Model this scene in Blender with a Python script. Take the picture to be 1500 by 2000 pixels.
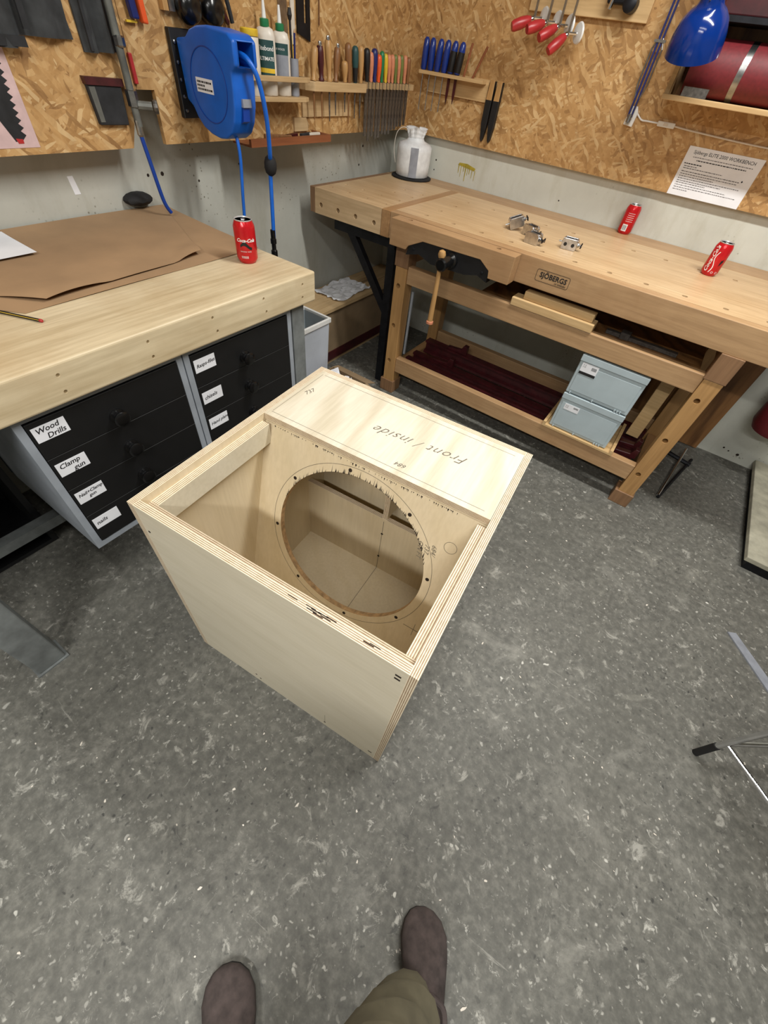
import bpy, bmesh, math, random
from mathutils import Vector, Matrix
random.seed(7)
sc = bpy.context.scene
COL = sc.collection
PI = math.pi
for o in list(bpy.data.objects): bpy.data.objects.remove(o)

# ------------------------------------------------------------------ camera
cd = bpy.data.cameras.new('camera'); cam = bpy.data.objects.new('camera', cd); COL.objects.link(cam)
fw = Vector((-0.31177, 0.57911, -0.75328)); rt = Vector((0.81282, 0.57312, 0.10419)); up = Vector((-0.49206, 0.57980, 0.64940))
cam.matrix_world = Matrix(((rt.x, up.x, -fw.x, 1.7557), (rt.y, up.y, -fw.y, -2.7536), (rt.z, up.z, -fw.z, 1.4072), (0, 0, 0, 1)))
cd.sensor_fit = 'HORIZONTAL'; cd.sensor_width = 36.0; cd.lens = 36.0 * 793.5 / 1500; cd.clip_start = 0.02
sc.camera = cam
# ------------------------------------------------------------------ world, lamps, exposure
w = bpy.data.worlds.new('world'); sc.world = w; w.use_nodes = True
w.node_tree.nodes['Background'].inputs[0].default_value = (0.9, 0.95, 1, 1)
w.node_tree.nodes['Background'].inputs[1].default_value = 0.25
def tube_lamp(loc, rz, L, W, power, col=(1.0, 0.99, 0.945)):
    d = bpy.data.lights.new('ceiling_tube', 'AREA'); d.shape = 'RECTANGLE'; d.size = L; d.size_y = W; d.energy = power; d.color = col
    o = bpy.data.objects.new('ceiling_tube_light', d); COL.objects.link(o); o.location = loc; o.rotation_euler = (0, 0, rz); return o
tube_lamp((2.0, -4.3, 2.62), 0, 1.5, 0.14, 58)
tube_lamp((2.0, -2.85, 2.62), 0, 1.5, 0.14, 17)
tube_lamp((2.0, -1.25, 2.62), 0, 1.5, 0.14, 46)
sc.view_settings.view_transform = 'Standard'; sc.view_settings.look = 'None'; sc.view_settings.gamma = 1
sc.view_settings.exposure = 0.34
try: sc.view_settings.use_curve_mapping = False
except Exception: pass

# ------------------------------------------------------------------ materials
def lin(c):
    return tuple((x/255/12.92 if x/255 <= .04045 else ((x/255+.055)/1.055)**2.4) for x in c) + (1,)
class N:
    def __init__(s, name):
        s.m = bpy.data.materials.new(name); s.m.use_nodes = True; s.t = s.m.node_tree; s.b = s.t.nodes['Principled BSDF']
    def n(s, typ, **k):
        x = s.t.nodes.new(typ)
        for a, v in k.items():
            if a.startswith('i_'):
                key = a[2:]; key = int(key) if key.isdigit() else key.replace('_', ' ')
                x.inputs[key].default_value = v
            else: setattr(x, a, v)
        return x
    def l(s, a, b): s.t.links.new(a, b)
    def coords(s, scale=(1, 1, 1), rot=(0, 0, 0), loc=(0, 0, 0), src='Object'):
        tc = s.n('ShaderNodeTexCoord'); mp = s.n('ShaderNodeMapping'); s.l(tc.outputs[src], mp.inputs[0])
        mp.inputs['Scale'].default_value = scale; mp.inputs['Rotation'].default_value = rot; mp.inputs['Location'].default_value = loc
        return mp.outputs[0]
    def noise(s, vec, scale, detail=3, rough=.55, dist=0):
        x = s.n('ShaderNodeTexNoise'); s.l(vec, x.inputs['Vector']); x.inputs['Scale'].default_value = scale
        x.inputs['Detail'].default_value = detail; x.inputs['Roughness'].default_value = rough; x.inputs['Distortion'].default_value = dist
        return x.outputs['Fac']
    def ramp(s, fac, stops, interp='LINEAR'):
        r = s.n('ShaderNodeValToRGB'); s.l(fac, r.inputs[0]); e = r.color_ramp.elements; r.color_ramp.interpolation = interp
        while len(e) < len(stops): e.new(.5)
        for i, (p, c) in enumerate(stops):
            e[i].position = p; e[i].color = c if len(c) == 4 else lin(c)
        return r.outputs[0]
    def mix(s, fac, a, b, typ='MIX'):
        x = s.n('ShaderNodeMix', data_type='RGBA', blend_type=typ)
        for sock, v in ((x.inputs[0], fac), (x.inputs[6], a), (x.inputs[7], b)):
            if hasattr(v, 'default_value'): s.l(v, sock)
            elif isinstance(v, (int, float)): sock.default_value = v
            else: sock.default_value = v if len(v) == 4 else lin(v)
        return x.outputs[2]
    def bump(s, h, strength=.2, dist=.002):
        x = s.n('ShaderNodeBump'); s.l(h, x.inputs['Height']); x.inputs['Strength'].default_value = strength; x.inputs['Distance'].default_value = dist
        s.l(x.outputs[0], s.b.inputs['Normal'])
    def base(s, col, rough=.5, metal=0):
        if hasattr(col, 'default_value'): s.l(col, s.b.inputs['Base Color'])
        else: s.b.inputs['Base Color'].default_value = col if len(col) == 4 else lin(col)
        s.b.inputs['Roughness'].default_value = rough; s.b.inputs['Metallic'].default_value = metal
        return s.m
def plain(name, c, rough=.5, metal=0, var=.12, scale=30):
    k = N(name); f = k.noise(k.coords(), scale, 4)
    d = tuple(max(0, x*(1-var)) for x in c); e = tuple(min(255, x*(1+var*.6)) for x in c)
    return k.base(k.ramp(f, [(.3, d), (.7, e)]), rough, metal)
def wood(name, c1, c2, grain=0, fine=90, rough=.5, streak=7, c3=None):
    k = N(name); sc3 = [1, 1, 1]; sc3[grain] = .06
    v = k.coords(tuple(sc3)); f = k.noise(v, fine, 4, .6); g = k.noise(v, streak, 3, .6, .6)
    a = k.ramp(g, [(.3, c1), (.7, c2)]); b = k.ramp(f, [(.35, tuple(x*.88 for x in c1)), (.65, c2)])
    col = k.mix(.45, a, b)
    if c3:
        blot = k.noise(k.coords(), 3.2, 5, .65); col = k.mix(k.ramp(blot, [(.45, (0, 0, 0, 1)), (.72, (.55, .55, .55, 1))]), col, c3)
    k.bump(f, .08, .001)
    return k.base(col, rough)
M = {}
# oriented strand board: overlapping layers of long flakes
def osb():
    k = N('oriented_strand_board'); col = None; hgt = None
    tc = k.n('ShaderNodeTexCoord'); wob = k.n('ShaderNodeTexNoise'); k.l(tc.outputs['Object'], wob.inputs['Vector']); wob.inputs['Scale'].default_value = 9
    pal = [(.0, (132, 94, 52)), (.22, (174, 132, 80)), (.6, (194, 152, 98)), (.85, (212, 176, 124)), (1, (228, 200, 152))]
    for i, (a, s, thr) in enumerate(((.3, 1.0, 0), (1.25, 1.15, .42), (2.2, .95, .5), (-.35, 1.1, .55), (.8, .85, .6))):
        # on the left wall the panel lies in y,z; on the right wall in x,z: fold both into (x+y, z)
        sep = k.n('ShaderNodeSeparateXYZ'); k.l(tc.outputs['Object'], sep.inputs[0])
        ad = k.n('ShaderNodeMath', operation='ADD'); k.l(sep.outputs[0], ad.inputs[0]); k.l(sep.outputs[1], ad.inputs[1])
        cb = k.n('ShaderNodeCombineXYZ'); k.l(ad.outputs[0], cb.inputs[0]); k.l(sep.outputs[2], cb.inputs[1])
        mx = k.n('ShaderNodeVectorMath', operation='MULTIPLY_ADD'); k.l(wob.outputs['Color'], mx.inputs[0]); mx.inputs[1].default_value = (.05, .05, 0); k.l(cb.outputs[0], mx.inputs[2])
        rotn = k.n('ShaderNodeMapping'); k.l(mx.outputs[0], rotn.inputs[0]); rotn.inputs['Rotation'].default_value = (0, 0, a); rotn.inputs['Location'].default_value = (i*3.7, i*1.9, 0)
        st = k.n('ShaderNodeMapping'); k.l(rotn.outputs[0], st.inputs[0]); st.inputs['Scale'].default_value = (22*s, 98*s, 1)
        vo = k.n('ShaderNodeTexVoronoi'); vo.voronoi_dimensions = '2D'; vo.inputs['Scale'].default_value = 1; k.l(st.outputs[0], vo.inputs['Vector'])
        sp = k.n('ShaderNodeSeparateColor'); k.l(vo.outputs['Color'], sp.inputs[0])
        c = k.ramp(sp.outputs[0], pal)
        if col is None: col, hgt = c, sp.outputs[1]
        else:
            gt = k.n('ShaderNodeMath', operation='GREATER_THAN'); k.l(sp.outputs[2], gt.inputs[0]); gt.inputs[1].default_value = thr
            col = k.mix(gt.outputs[0], col, c)
            mm = k.n('ShaderNodeMix'); k.l(gt.outputs[0], mm.inputs[0]); k.l(hgt, mm.inputs[2]); k.l(sp.outputs[1], mm.inputs[3]); hgt = mm.outputs[0]
    big = k.noise(tc.outputs['Object'], 2.5, 3)
    col = k.mix(k.ramp(big, [(.3, (.0, 0, 0, 1)), (.75, (.4, .4, .4, 1))]), col, (152, 112, 66))
    soft = k.noise(tc.outputs['Object'], 26, 4, .6, .8)
    col = k.mix(.34, col, k.ramp(soft, [(.3, (128, 92, 52)), (.5, (178, 138, 86)), (.7, (206, 170, 118))]))
    k.bump(hgt, .25, .002)
    return k.base(col, .62)
M['osb'] = osb()
# concrete floor
def floor_mat():
    k = N('worn_concrete_floor'); v = k.coords()
    a = k.noise(v, 1.6, 7, .62); b = k.noise(v, 42, 5, .65); c = k.noise(v, 7, 6, .7)
    col = k.ramp(a, [(.3, (78, 77, 72)), (.55, (95, 94, 88)), (.75, (110, 108, 100))])
    col = k.mix(.45, col, k.ramp(c, [(.3, (74, 73, 69)), (.52, (102, 101, 95)), (.72, (128, 126, 118))]))
    col = k.mix(.4, col, k.ramp(b, [(.32, (60, 59, 56)), (.5, (100, 99, 93)), (.68, (142, 140, 132))]))
    def fleck(scale, thr, soft, colr, mask_scale, mlo, mhi, jit=1.0):
        nonlocal col
        wv = k.n('ShaderNodeTexNoise'); k.l(v, wv.inputs['Vector']); wv.inputs['Scale'].default_value = scale*.9
        ma = k.n('ShaderNodeVectorMath', operation='MULTIPLY_ADD'); k.l(wv.outputs['Color'], ma.inputs[0]); ma.inputs[1].default_value = (1.3/scale,)*3; k.l(v, ma.inputs[2])
        vo = k.n('ShaderNodeTexVoronoi'); k.l(ma.outputs[0], vo.inputs['Vector']); vo.inputs['Scale'].default_value = scale
        r = k.ramp(vo.outputs['Distance'], [(max(0, thr-soft), (1, 1, 1, 1)), (thr, (0, 0, 0, 1))])
        sp = k.n('ShaderNodeSeparateColor'); k.l(vo.outputs['Color'], sp.inputs[0])
        gt = k.ramp(sp.outputs[0], [(.35, (0, 0, 0, 1)), (.9, (1, 1, 1, 1))])
        mk = k.ramp(k.noise(v, mask_scale, 4, .7), [(mlo, (0, 0, 0, 1)), (mhi, (1, 1, 1, 1))])
        f = k.mix(1, k.mix(1, r, gt, 'MULTIPLY'), mk, 'MULTIPLY')
        col = k.mix(f, col, colr)
    fleck(48, .24, .1, (50, 50, 48), 2.2, .35, .65)
    fleck(52, .22, .1, (176, 174, 166), 3.1, .32, .6)
    fleck(27, .17, .06, (200, 198, 190), 2.7, .4, .62)
    fleck(12, .085, .03, (222, 220, 212), 3.3, .35, .7)
    fleck(17, .16, .08, (44, 43, 42), 1.7, .4, .7)
    for (scl, lo, hi, cc, am, off) in ((16, .585, .66, (166, 164, 156), .75, 3), (38, .60, .68, (188, 186, 178), .8, 7), (22, .60, .68, (54, 54, 52), .7, 11), (6, .60, .70, (150, 148, 138), .5, 15)):
        f = k.noise(k.coords(loc=(off, off*.7, 0)), scl, 9, .72, .6)
        col = k.mix(k.ramp(f, [(lo, (0, 0, 0, 1)), (hi, (am, am, am, 1))]), col, cc)
    # long fine scratches
    for off, ang in ((2, .7), (5, -.5)):
        wv = k.noise(k.coords((2.2, 26, 1), (0, 0, ang), (off, off, 0)), 1.6, 6, .7, .4)
        col = k.mix(k.ramp(wv, [(.66, (0, 0, 0, 1)), (.72, (.5, .5, .5, 1))]), col, (170, 168, 160))
    # pale scuffs and dark oil stains
    sv = k.coords((1, 1, 1), loc=(4, 2, 0)); sc1 = k.noise(sv, 3.4, 9, .75, 1.2)
    col = k.mix(k.ramp(sc1, [(.56, (0, 0, 0, 1)), (.72, (.55, .55, .55, 1))]), col, (156, 154, 146))
    col = k.mix(k.ramp(k.noise(sv, .9, 4, .6), [(.52, (0, 0, 0, 1)), (.7, (.45, .45, .45, 1))]), col, (74, 73, 66))
    k.bump(b, .25, .003)
    return k.base(col, .62)
M['floor'] = floor_mat()
def wall_mat(name, c, dirt, d2):
    k = N(name); v = k.coords(); a = k.noise(v, 2.2, 6, .65); b = k.noise(v, 40, 4); dr = k.noise(k.coords((2.5, 2.5, .7)), 2.4, 6, .7)
    col = k.ramp(a, [(.3, tuple(x*.9 for x in c)), (.7, c)])
    col = k.mix(k.ramp(dr, [(.5, (0, 0, 0, 1)), (.75, (d2, d2, d2, 1))]), col, dirt)
    vo = k.n('ShaderNodeTexVoronoi'); k.l(v, vo.inputs['Vector']); vo.inputs['Scale'].default_value = 55
    sp = k.mix(1, k.ramp(vo.outputs['Distance'], [(.1, (1, 1, 1, 1)), (.22, (0, 0, 0, 1))]), k.ramp(k.noise(v, 4.5, 3), [(.55, (0, 0, 0, 1)), (.68, (1, 1, 1, 1))]), 'MULTIPLY')
    col = k.mix(sp, col, (104, 98, 80))
    k.bump(b, .25, .002)
    return k.base(col, .7)
M['wall_l'] = wall_mat('stained_grey_plaster', (186, 186, 177), (140, 135, 114), .5)
M['wall_r'] = wall_mat('painted_offwhite_plaster', (206, 207, 197), (150, 142, 112), .45)
M['white_room'] = plain('white_room_paint', (164, 164, 160), .8, 0, .05, 3)
# birch plywood: face and striped edge
def ply_face(name, c1, c2, axis=0, wa=1.0):
    k = N(name); s3 = [2.2, 2.2, 2.2]; s3[axis] = .35
    v = k.coords(tuple(s3)); wv = k.n('ShaderNodeTexWave', wave_type='BANDS', bands_direction='DIAGONAL'); k.l(v, wv.inputs['Vector'])
    wv.inputs['Scale'].default_value = 2.4; wv.inputs['Distortion'].default_value = 9; wv.inputs['Detail'].default_value = 3; wv.inputs['Detail Scale'].default_value = .8
    f3 = [1, 1, 1]; f3[axis] = .07; f = k.noise(k.coords(tuple(f3)), 110, 4, .6); n2 = k.noise(k.coords(), 3, 4)
    col = k.ramp(wv.outputs['Fac'], [(.0, c1), (.6, c2)])
    col = k.mix(1-wa, col, k.ramp(k.noise(v, 3, 4, .6, .5), [(.3, c1), (.7, c2)]))
    col = k.mix(.3, col, k.ramp(f, [(.35, tuple(x*.93 for x in c1)), (.65, c2)]))
    col = k.mix(k.ramp(n2, [(.45, (0, 0, 0, 1)), (.75, (.35, .35, .35, 1))]), col, tuple(x*.93 for x in c1))
    k.bump(f, .05, .001)
    return k.base(col, .55)
M['ply'] = ply_face('birch_plywood_face', (211, 201, 177), (221, 212, 191), 0, .35)
M['ply_pale'] = ply_face('pale_birch_plywood_face', (200, 189, 165), (223, 215, 197), 1, .9)
M['ply_in'] = ply_face('birch_plywood_inner_face', (216, 198, 163), (226, 210, 180), 2, .4)
def ply_edge(name='plywood_edge_layers', n=9.0, dark=(134, 106, 78), light=(232, 218, 192)):
    k = N(name); tc = k.n('ShaderNodeTexCoord'); sp = k.n('ShaderNodeSeparateXYZ'); k.l(tc.outputs['UV'], sp.inputs[0])
    m1 = k.n('ShaderNodeMath', operation='MULTIPLY'); k.l(sp.outputs[1], m1.inputs[0]); m1.inputs[1].default_value = n/2
    fr = k.n('ShaderNodeMath', operation='FRACT'); k.l(m1.outputs[0], fr.inputs[0])
    col = k.ramp(fr.outputs[0], [(0, light), (.44, light), (.52, dark), (.92, dark), (1, light)])
    g = k.noise(k.coords(), 60, 3, .7); col = k.mix(.18, col, k.ramp(g, [(.3, (170, 136, 98)), (.6, (238, 222, 194))]))
    return k.base(col, .7)
M['edge'] = ply_edge()
M['edge_cut'] = plain('sawn_plywood_rim', (196, 160, 116), .75, 0, .2, 60)
M['beech'] = wood('oiled_beech', (166, 130, 92), (190, 155, 115), 0, 80, .42, 6, (150, 112, 76))
M['beech_v'] = wood('oiled_beech_upright', (172, 130, 80), (192, 150, 98), 2, 80, .42, 6)
M['beech_y'] = wood('oiled_beech_end', (158, 118, 78), (180, 140, 96), 1, 80, .42, 6)
M['beech_top'] = wood('worn_beech_top', (193, 160, 119), (216, 187, 147), 0, 70, .4, 8, (177, 142, 100))
M['beech_dark'] = wood('dark_beech', (126, 94, 66), (150, 114, 82), 2, 80, .5, 6)
M['maple_y'] = wood('worn_laminated_bench_top', (188, 168, 132), (218, 202, 170), 1, 60, .5, 10, (174, 148, 110))
M['pine'] = wood('raw_pine', (190, 154, 104), (214, 182, 134), 0, 70, .6, 8)
M['pine_y'] = wood('raw_pine_along_wall', (184, 152, 108), (206, 178, 136), 1, 70, .6, 8)
M['redwood_y'] = wood('reddish_wood_shelf', (122, 68, 40), (150, 90, 54), 1, 70, .5, 8)
M['dark_ply'] = ply_face('rotary_cut_brown_plywood', (96, 62, 32), (150, 106, 62), 2)
M['kraft'] = plain('brown_kraft_paper', (158, 128, 96), .75, 0, .07, 6)
M['card'] = plain('corrugated_cardboard', (140, 118, 90), .8, 0, .1, 8)
M['paper'] = plain('white_paper', (232, 233, 238), .7, 0, .03, 12)
M['ink'] = plain('black_ink', (26, 24, 26), .6, 0, .1)
M['grey_ink'] = plain('grey_print', (112, 110, 112), .7, 0, .1)
M['pencil_line'] = plain('pencil_graphite', (104, 96, 84), .6, 0, .15)
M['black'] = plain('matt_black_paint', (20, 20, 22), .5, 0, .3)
M['black_gloss'] = plain('gloss_black_plastic', (16, 16, 17), .22, 0, .2)
M['blacksteel'] = plain('blackened_steel', (30, 31, 36), .45, .5, .3)
M['hole'] = plain('dark_hole_inside', (38, 26, 16), .9, 0, .2)
M['steel'] = plain('bare_steel', (168, 168, 168), .3, 1, .12, 60)
M['chrome'] = plain('bright_chrome', (222, 222, 224), .14, 1, .05)
M['filesteel'] = plain('dull_file_steel', (112, 108, 104), .45, .8, .2, 80)
M['alu'] = plain('cast_aluminium', (200, 200, 202), .28, 1, .12, 50)
M['lid'] = plain('satin_can_lid', (214, 214, 216), .35, .6, .05)
M['pipe'] = plain('painted_grey_pipe', (104, 105, 100), .5, .2, .2, 20)
M['blue'] = plain('blue_moulded_plastic', (14, 92, 190), .38, 0, .08, 14)
M['blue_dark'] = plain('dark_blue_plastic', (12, 60, 150), .4, 0, .08, 14)
M['hose'] = plain('blue_air_hose', (18, 96, 196), .35, 0, .06)
M['lampblue'] = plain('glossy_blue_enamel', (8, 44, 118), .12, 0, .05)
M['navy'] = plain('navy_paint', (24, 36, 100), .4, 0, .1)
M['red'] = plain('red_lacquer', (176, 46, 48), .35, 0, .1)
M['canred'] = plain('red_can_lacquer', (196, 26, 34), .2, .25, .06)
M['maroon'] = plain('maroon_enamel', (66, 22, 26), .4, 0, .25, 25)
M['rollred'] = plain('dark_red_abrasive', (112, 32, 38), .55, 0, .1, 90)
M['greycab'] = plain('pale_grey_cabinet_paint', (150, 156, 164), .5, 0, .07, 12)
M['greypost'] = plain('grey_steel_post', (118, 122, 122), .5, .1, .15, 20)
M['conc'] = plain('cement_grey_board', (172, 168, 150), .8, 0, .12, 18)
M['drawer'] = plain('black_drawer_front', (10, 10, 11), .6, 0, .3)
M['crate'] = plain('pale_blue_grey_plastic', (176, 190, 196), .45, 0, .04, 10)
M['bin'] = plain('light_grey_bin_plastic', (190, 196, 206), .4, 0, .04, 10)
M['bin_in'] = plain('grey_bin_inside', (150, 158, 162), .5, 0, .04, 10)
M['white'] = plain('white_plastic', (228, 228, 226), .4, 0, .03)
M['twine'] = plain('white_twine_in_film', (226, 228, 230), .3, 0, .05, 40)
M['tape'] = plain('grey_tape', (146, 150, 160), .35, .1, .08)
M['felt'] = plain('charcoal_leather', (52, 54, 56), .85, 0, .3, 22)
M['felt2'] = plain('dark_charcoal_leather', (36, 37, 40), .85, 0, .3, 22)
M['orange'] = plain('orange_plastic', (226, 88, 38), .4, 0, .08)
M['yellow'] = plain('yellow_plastic', (220, 184, 52), .4, 0, .08)
M['green'] = plain('green_plastic', (30, 118, 74), .4, 0, .08)
M['teal'] = plain('teal_grip', (34, 72, 72), .45, 0, .15)
M['olive'] = plain('olive_lacquer', (112, 122, 62), .45, 0, .1)
M['darkred_wood'] = plain('oxblood_wood', (70, 22, 28), .4, 0, .15)
M['brown_wood'] = wood('brown_handle_wood', (112, 74, 42), (146, 102, 62), 2, 80, .45)
M['tan_wood'] = wood('tan_handle_wood', (166, 124, 74), (194, 152, 98), 2, 80, .45)
M['pink_wood'] = plain('pinkish_handle', (206, 134, 100), .5, 0, .1)
M['glue'] = plain('cream_bottle_plastic', (214, 206, 194), .4, 0, .04)
M['suede'] = plain('brown_suede', (76, 66, 64), .95, 0, .22, 40)
M['sole'] = plain('dark_rubber_sole', (34, 31, 30), .8, 0, .2)
M['khaki'] = plain('olive_khaki_cloth', (112, 106, 86), .9, 0, .14, 14)
M['pink_print'] = plain('pinkish_print_paper', (206, 178, 178), .7, 0, .06)
M['drip'] = plain('yellow_drip', (168, 150, 50), .6, 0, .15)
M['sooty'] = plain('black_rubber', (24, 23, 24), .8, 0, .2)

# ------------------------------------------------------------------ mesh helpers
class MB:
    def __init__(s): s.v = []; s.f = []; s.mi = []; s.uv = {}
    def add(s, vs, fs, m=0, Mx=None):
        b = len(s.v); s.v += [tuple((Mx @ Vector(p)) if Mx else p) for p in vs]
        for f in fs: s.f.append(tuple(b+i for i in f)); s.mi.append(m)
        return s
    def box(s, lo, hi, m=0, Mx=None):
        (a, b, c), (d, e, f) = lo, hi
        return s.add([(a, b, c), (d, b, c), (d, e, c), (a, e, c), (a, b, f), (d, b, f), (d, e, f), (a, e, f)],
                     [(0, 3, 2, 1), (4, 5, 6, 7), (0, 1, 5, 4), (1, 2, 6, 5), (2, 3, 7, 6), (3, 0, 4, 7)], m, Mx)
    def prism(s, poly, a0, a1, axis='y', m=0, Mx=None):
        # polygon in the two other axes (in order), extruded along axis
        def P(p, a): return {'x': (a, p[0], p[1]), 'y': (p[0], a, p[1]), 'z': (p[0], p[1], a)}[axis]
        n = len(poly); vs = [P(p, a0) for p in poly] + [P(p, a1) for p in poly]
        fs = [tuple(range(n))[::-1], tuple(range(n, 2*n))] + [(i, (i+1) % n, n+(i+1) % n, n+i) for i in range(n)]
        return s.add(vs, fs, m, Mx)
    def tube(s, pts, r, n=10, m=0, Mx=None, flat=1.0):
        pts = [Vector(p) for p in pts]; rs = r if isinstance(r, (list, tuple)) else [r]*len(pts)
        vs = []; prev = None
        for i, p in enumerate(pts):
            t = (pts[min(i+1, len(pts)-1)] - pts[max(i-1, 0)]).normalized()
            if prev is None:
                a = Vector((0, 0, 1)) if abs(t.z) < .9 else Vector((1, 0, 0)); u = t.cross(a).normalized()
            else: u = (prev - t*prev.dot(t)).normalized()
            prev = u; q = t.cross(u)
            for j in range(n):
                an = 2*PI*j/n; vs.append(tuple(p + u*math.cos(an)*rs[i] + q*math.sin(an)*rs[i]*flat))
        fs = [tuple(range(n))[::-1], tuple(range(len(vs)-n, len(vs)))]
        for i in range(len(pts)-1):
            for j in range(n): fs.append((i*n+j, i*n+(j+1) % n, (i+1)*n+(j+1) % n, (i+1)*n+j))
        return s.add(vs, fs, m, Mx)
    def lathe(s, prof, Mx=None, n=24, m=0, cap=True):
        vs = []; fs = []
        for r, h in prof:
            for j in range(n): vs.append((r*math.cos(2*PI*j/n), r*math.sin(2*PI*j/n), h))
        for i in range(len(prof)-1):
            for j in range(n): fs.append((i*n+j, i*n+(j+1) % n, (i+1)*n+(j+1) % n, (i+1)*n+j))
        if cap: fs += [tuple(range(n))[::-1], tuple(range(len(vs)-n, len(vs)))]
        return s.add(vs, fs, m, Mx)
    def sheet(s, fn, nu, nv, th=.001, m=0):
        # fn(u,v) -> point ; gives a thin solid
        vs = [tuple(fn(i/nu, j/nv)) for j in range(nv+1) for i in range(nu+1)]; n = len(vs)
        lo = [(x, y, z-th) for x, y, z in vs]; W = nu+1; fs = []
        for j in range(nv):
            for i in range(nu):
                q = (j*W+i, j*W+i+1, (j+1)*W+i+1, (j+1)*W+i); fs.append(q); fs.append(tuple(n+k for k in q[::-1]))
        rim = [i for i in range(W)] + [j*W+nu for j in range(1, nv+1)] + [nv*W+i for i in range(nu-1, -1, -1)] + [j*W for j in range(nv-1, 0, -1)]
        for a, b in zip(rim, rim[1:]+rim[:1]): fs.append((b, a, n+a, n+b))
        return s.add(vs+lo, fs, m)
    def build(s, name, mats, parent=None, bevel=0, seg=2, smooth=False, angle=40, loc=None):
        me = bpy.data.meshes.new(name); me.from_pydata(s.v, [], s.f)
        for mm in (mats if isinstance(mats, (list, tuple)) else [mats]): me.materials.append(M[mm])
        me.polygons.foreach_set('material_index', s.mi)
        bm = bmesh.new(); bm.from_mesh(me); bmesh.ops.recalc_face_normals(bm, faces=bm.faces)
        if bevel: bmesh.ops.bevel(bm, geom=list(bm.edges), offset=bevel, segments=seg, profile=.5, affect='EDGES', clamp_overlap=True)
        bm.to_mesh(me); bm.free()
        if smooth:
            me.shade_smooth(); me.set_sharp_from_angle(angle=math.radians(angle))
        o = bpy.data.objects.new(name, me); COL.objects.link(o); o.parent = parent
        if loc: o.location = loc
        return o
def tag(o, label, cat, group=None):
    o['label'] = label; o['category'] = cat
    if group: o['group'] = group
    return o
def thing(name, label, cat, loc=(0, 0, 0), rz=0, group=None, rot=None):
    o = bpy.data.objects.new(name, None); COL.objects.link(o); o.location = loc; o.rotation_euler = rot if rot else (0, 0, rz)
    o.empty_display_size = .05
    return tag(o, label, cat, group)
def struct(o): o['kind'] = 'structure'; return o
def cut(o, mb):
    me = bpy.data.meshes.new('cutter'); me.from_pydata(mb.v, [], mb.f); bm = bmesh.new(); bm.from_mesh(me); bmesh.ops.recalc_face_normals(bm, faces=bm.faces); bm.to_mesh(me); bm.free()
    c = bpy.data.objects.new('cutter', me); COL.objects.link(c)
    c.matrix_world = o.matrix_world if not o.parent else o.parent.matrix_basis @ o.matrix_basis
    md = o.modifiers.new('b', 'BOOLEAN'); md.object = c; md.operation = 'DIFFERENCE'; md.solver = 'EXACT'
    dg = bpy.context.evaluated_depsgraph_get(); dg.update(); ev = o.evaluated_get(dg); nm = bpy.data.meshes.new_from_object(ev)
    o.modifiers.clear(); old = o.data; o.data = nm; nm.name = old.name; bpy.data.objects.remove(c); bpy.data.meshes.remove(me); bpy.data.meshes.remove(old)
def text_mesh(s, size, shear=0, extrude=0, align='LEFT', spacing=1.0, bold=0):
    cu = bpy.data.curves.new('t', 'FONT'); cu.body = s; cu.size = size; cu.shear = shear; cu.extrude = extrude; cu.align_x = align; cu.resolution_u = 2; cu.space_character = spacing; cu.offset = bold
    t = bpy.data.objects.new('t', cu); COL.objects.link(t); dg = bpy.context.evaluated_depsgraph_get(); dg.update()
    me = bpy.data.meshes.new_from_object(t.evaluated_get(dg)); bpy.data.objects.remove(t); bpy.data.curves.remove(cu); me.materials.clear(); return me
def text(name, s, size, mat, parent, Mx, warp=None, **k):
    me = text_mesh(s, size, **k)
    if warp:
        for v in me.vertices: v.co = warp(v.co)
    else: me.transform(Mx)
    me.materials.append(M[mat]); o = bpy.data.objects.new(name, me); COL.objects.link(o); o.parent = parent; return o
def frame(loc, X, Y):
    X = Vector(X).normalized(); Y = Vector(Y).normalized(); Z = X.cross(Y).normalized(); Y = Z.cross(X)
    return Matrix(((X.x, Y.x, Z.x, loc[0]), (X.y, Y.y, Z.y, loc[1]), (X.z, Y.z, Z.z, loc[2]), (0, 0, 0, 1)))
LW = lambda x, y, z, r=0: frame((x, y, z), (0, math.cos(r), math.sin(r)), (0, -math.sin(r), math.cos(r)))      # print on a face looking +x
RW = lambda x, y, z, r=0: frame((x, y, z), (math.cos(r), 0, math.sin(r)), (-math.sin(r), 0, math.cos(r)))       # print on a face looking -y
def axis_frame(loc, d):
    d = Vector(d).normalized(); a = Vector((0, 0, 1)) if abs(d.z) < .9 else Vector((1, 0, 0)); X = a.cross(d).normalized(); return frame(loc, X, d.cross(X))
def smooth_path(pts, k=6):
    P = [Vector(p) for p in pts]; out = []
    for i in range(len(P)-1):
        a, b, c, d = P[max(i-1, 0)], P[i], P[i+1], P[min(i+2, len(P)-1)]
        for j in range(k):
            t = j/k; out.append(.5*((2*b)+(c-a)*t+(2*a-5*b+4*c-d)*t*t+(3*b-a-3*c+d)*t**3))
    return out+[P[-1]]
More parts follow.
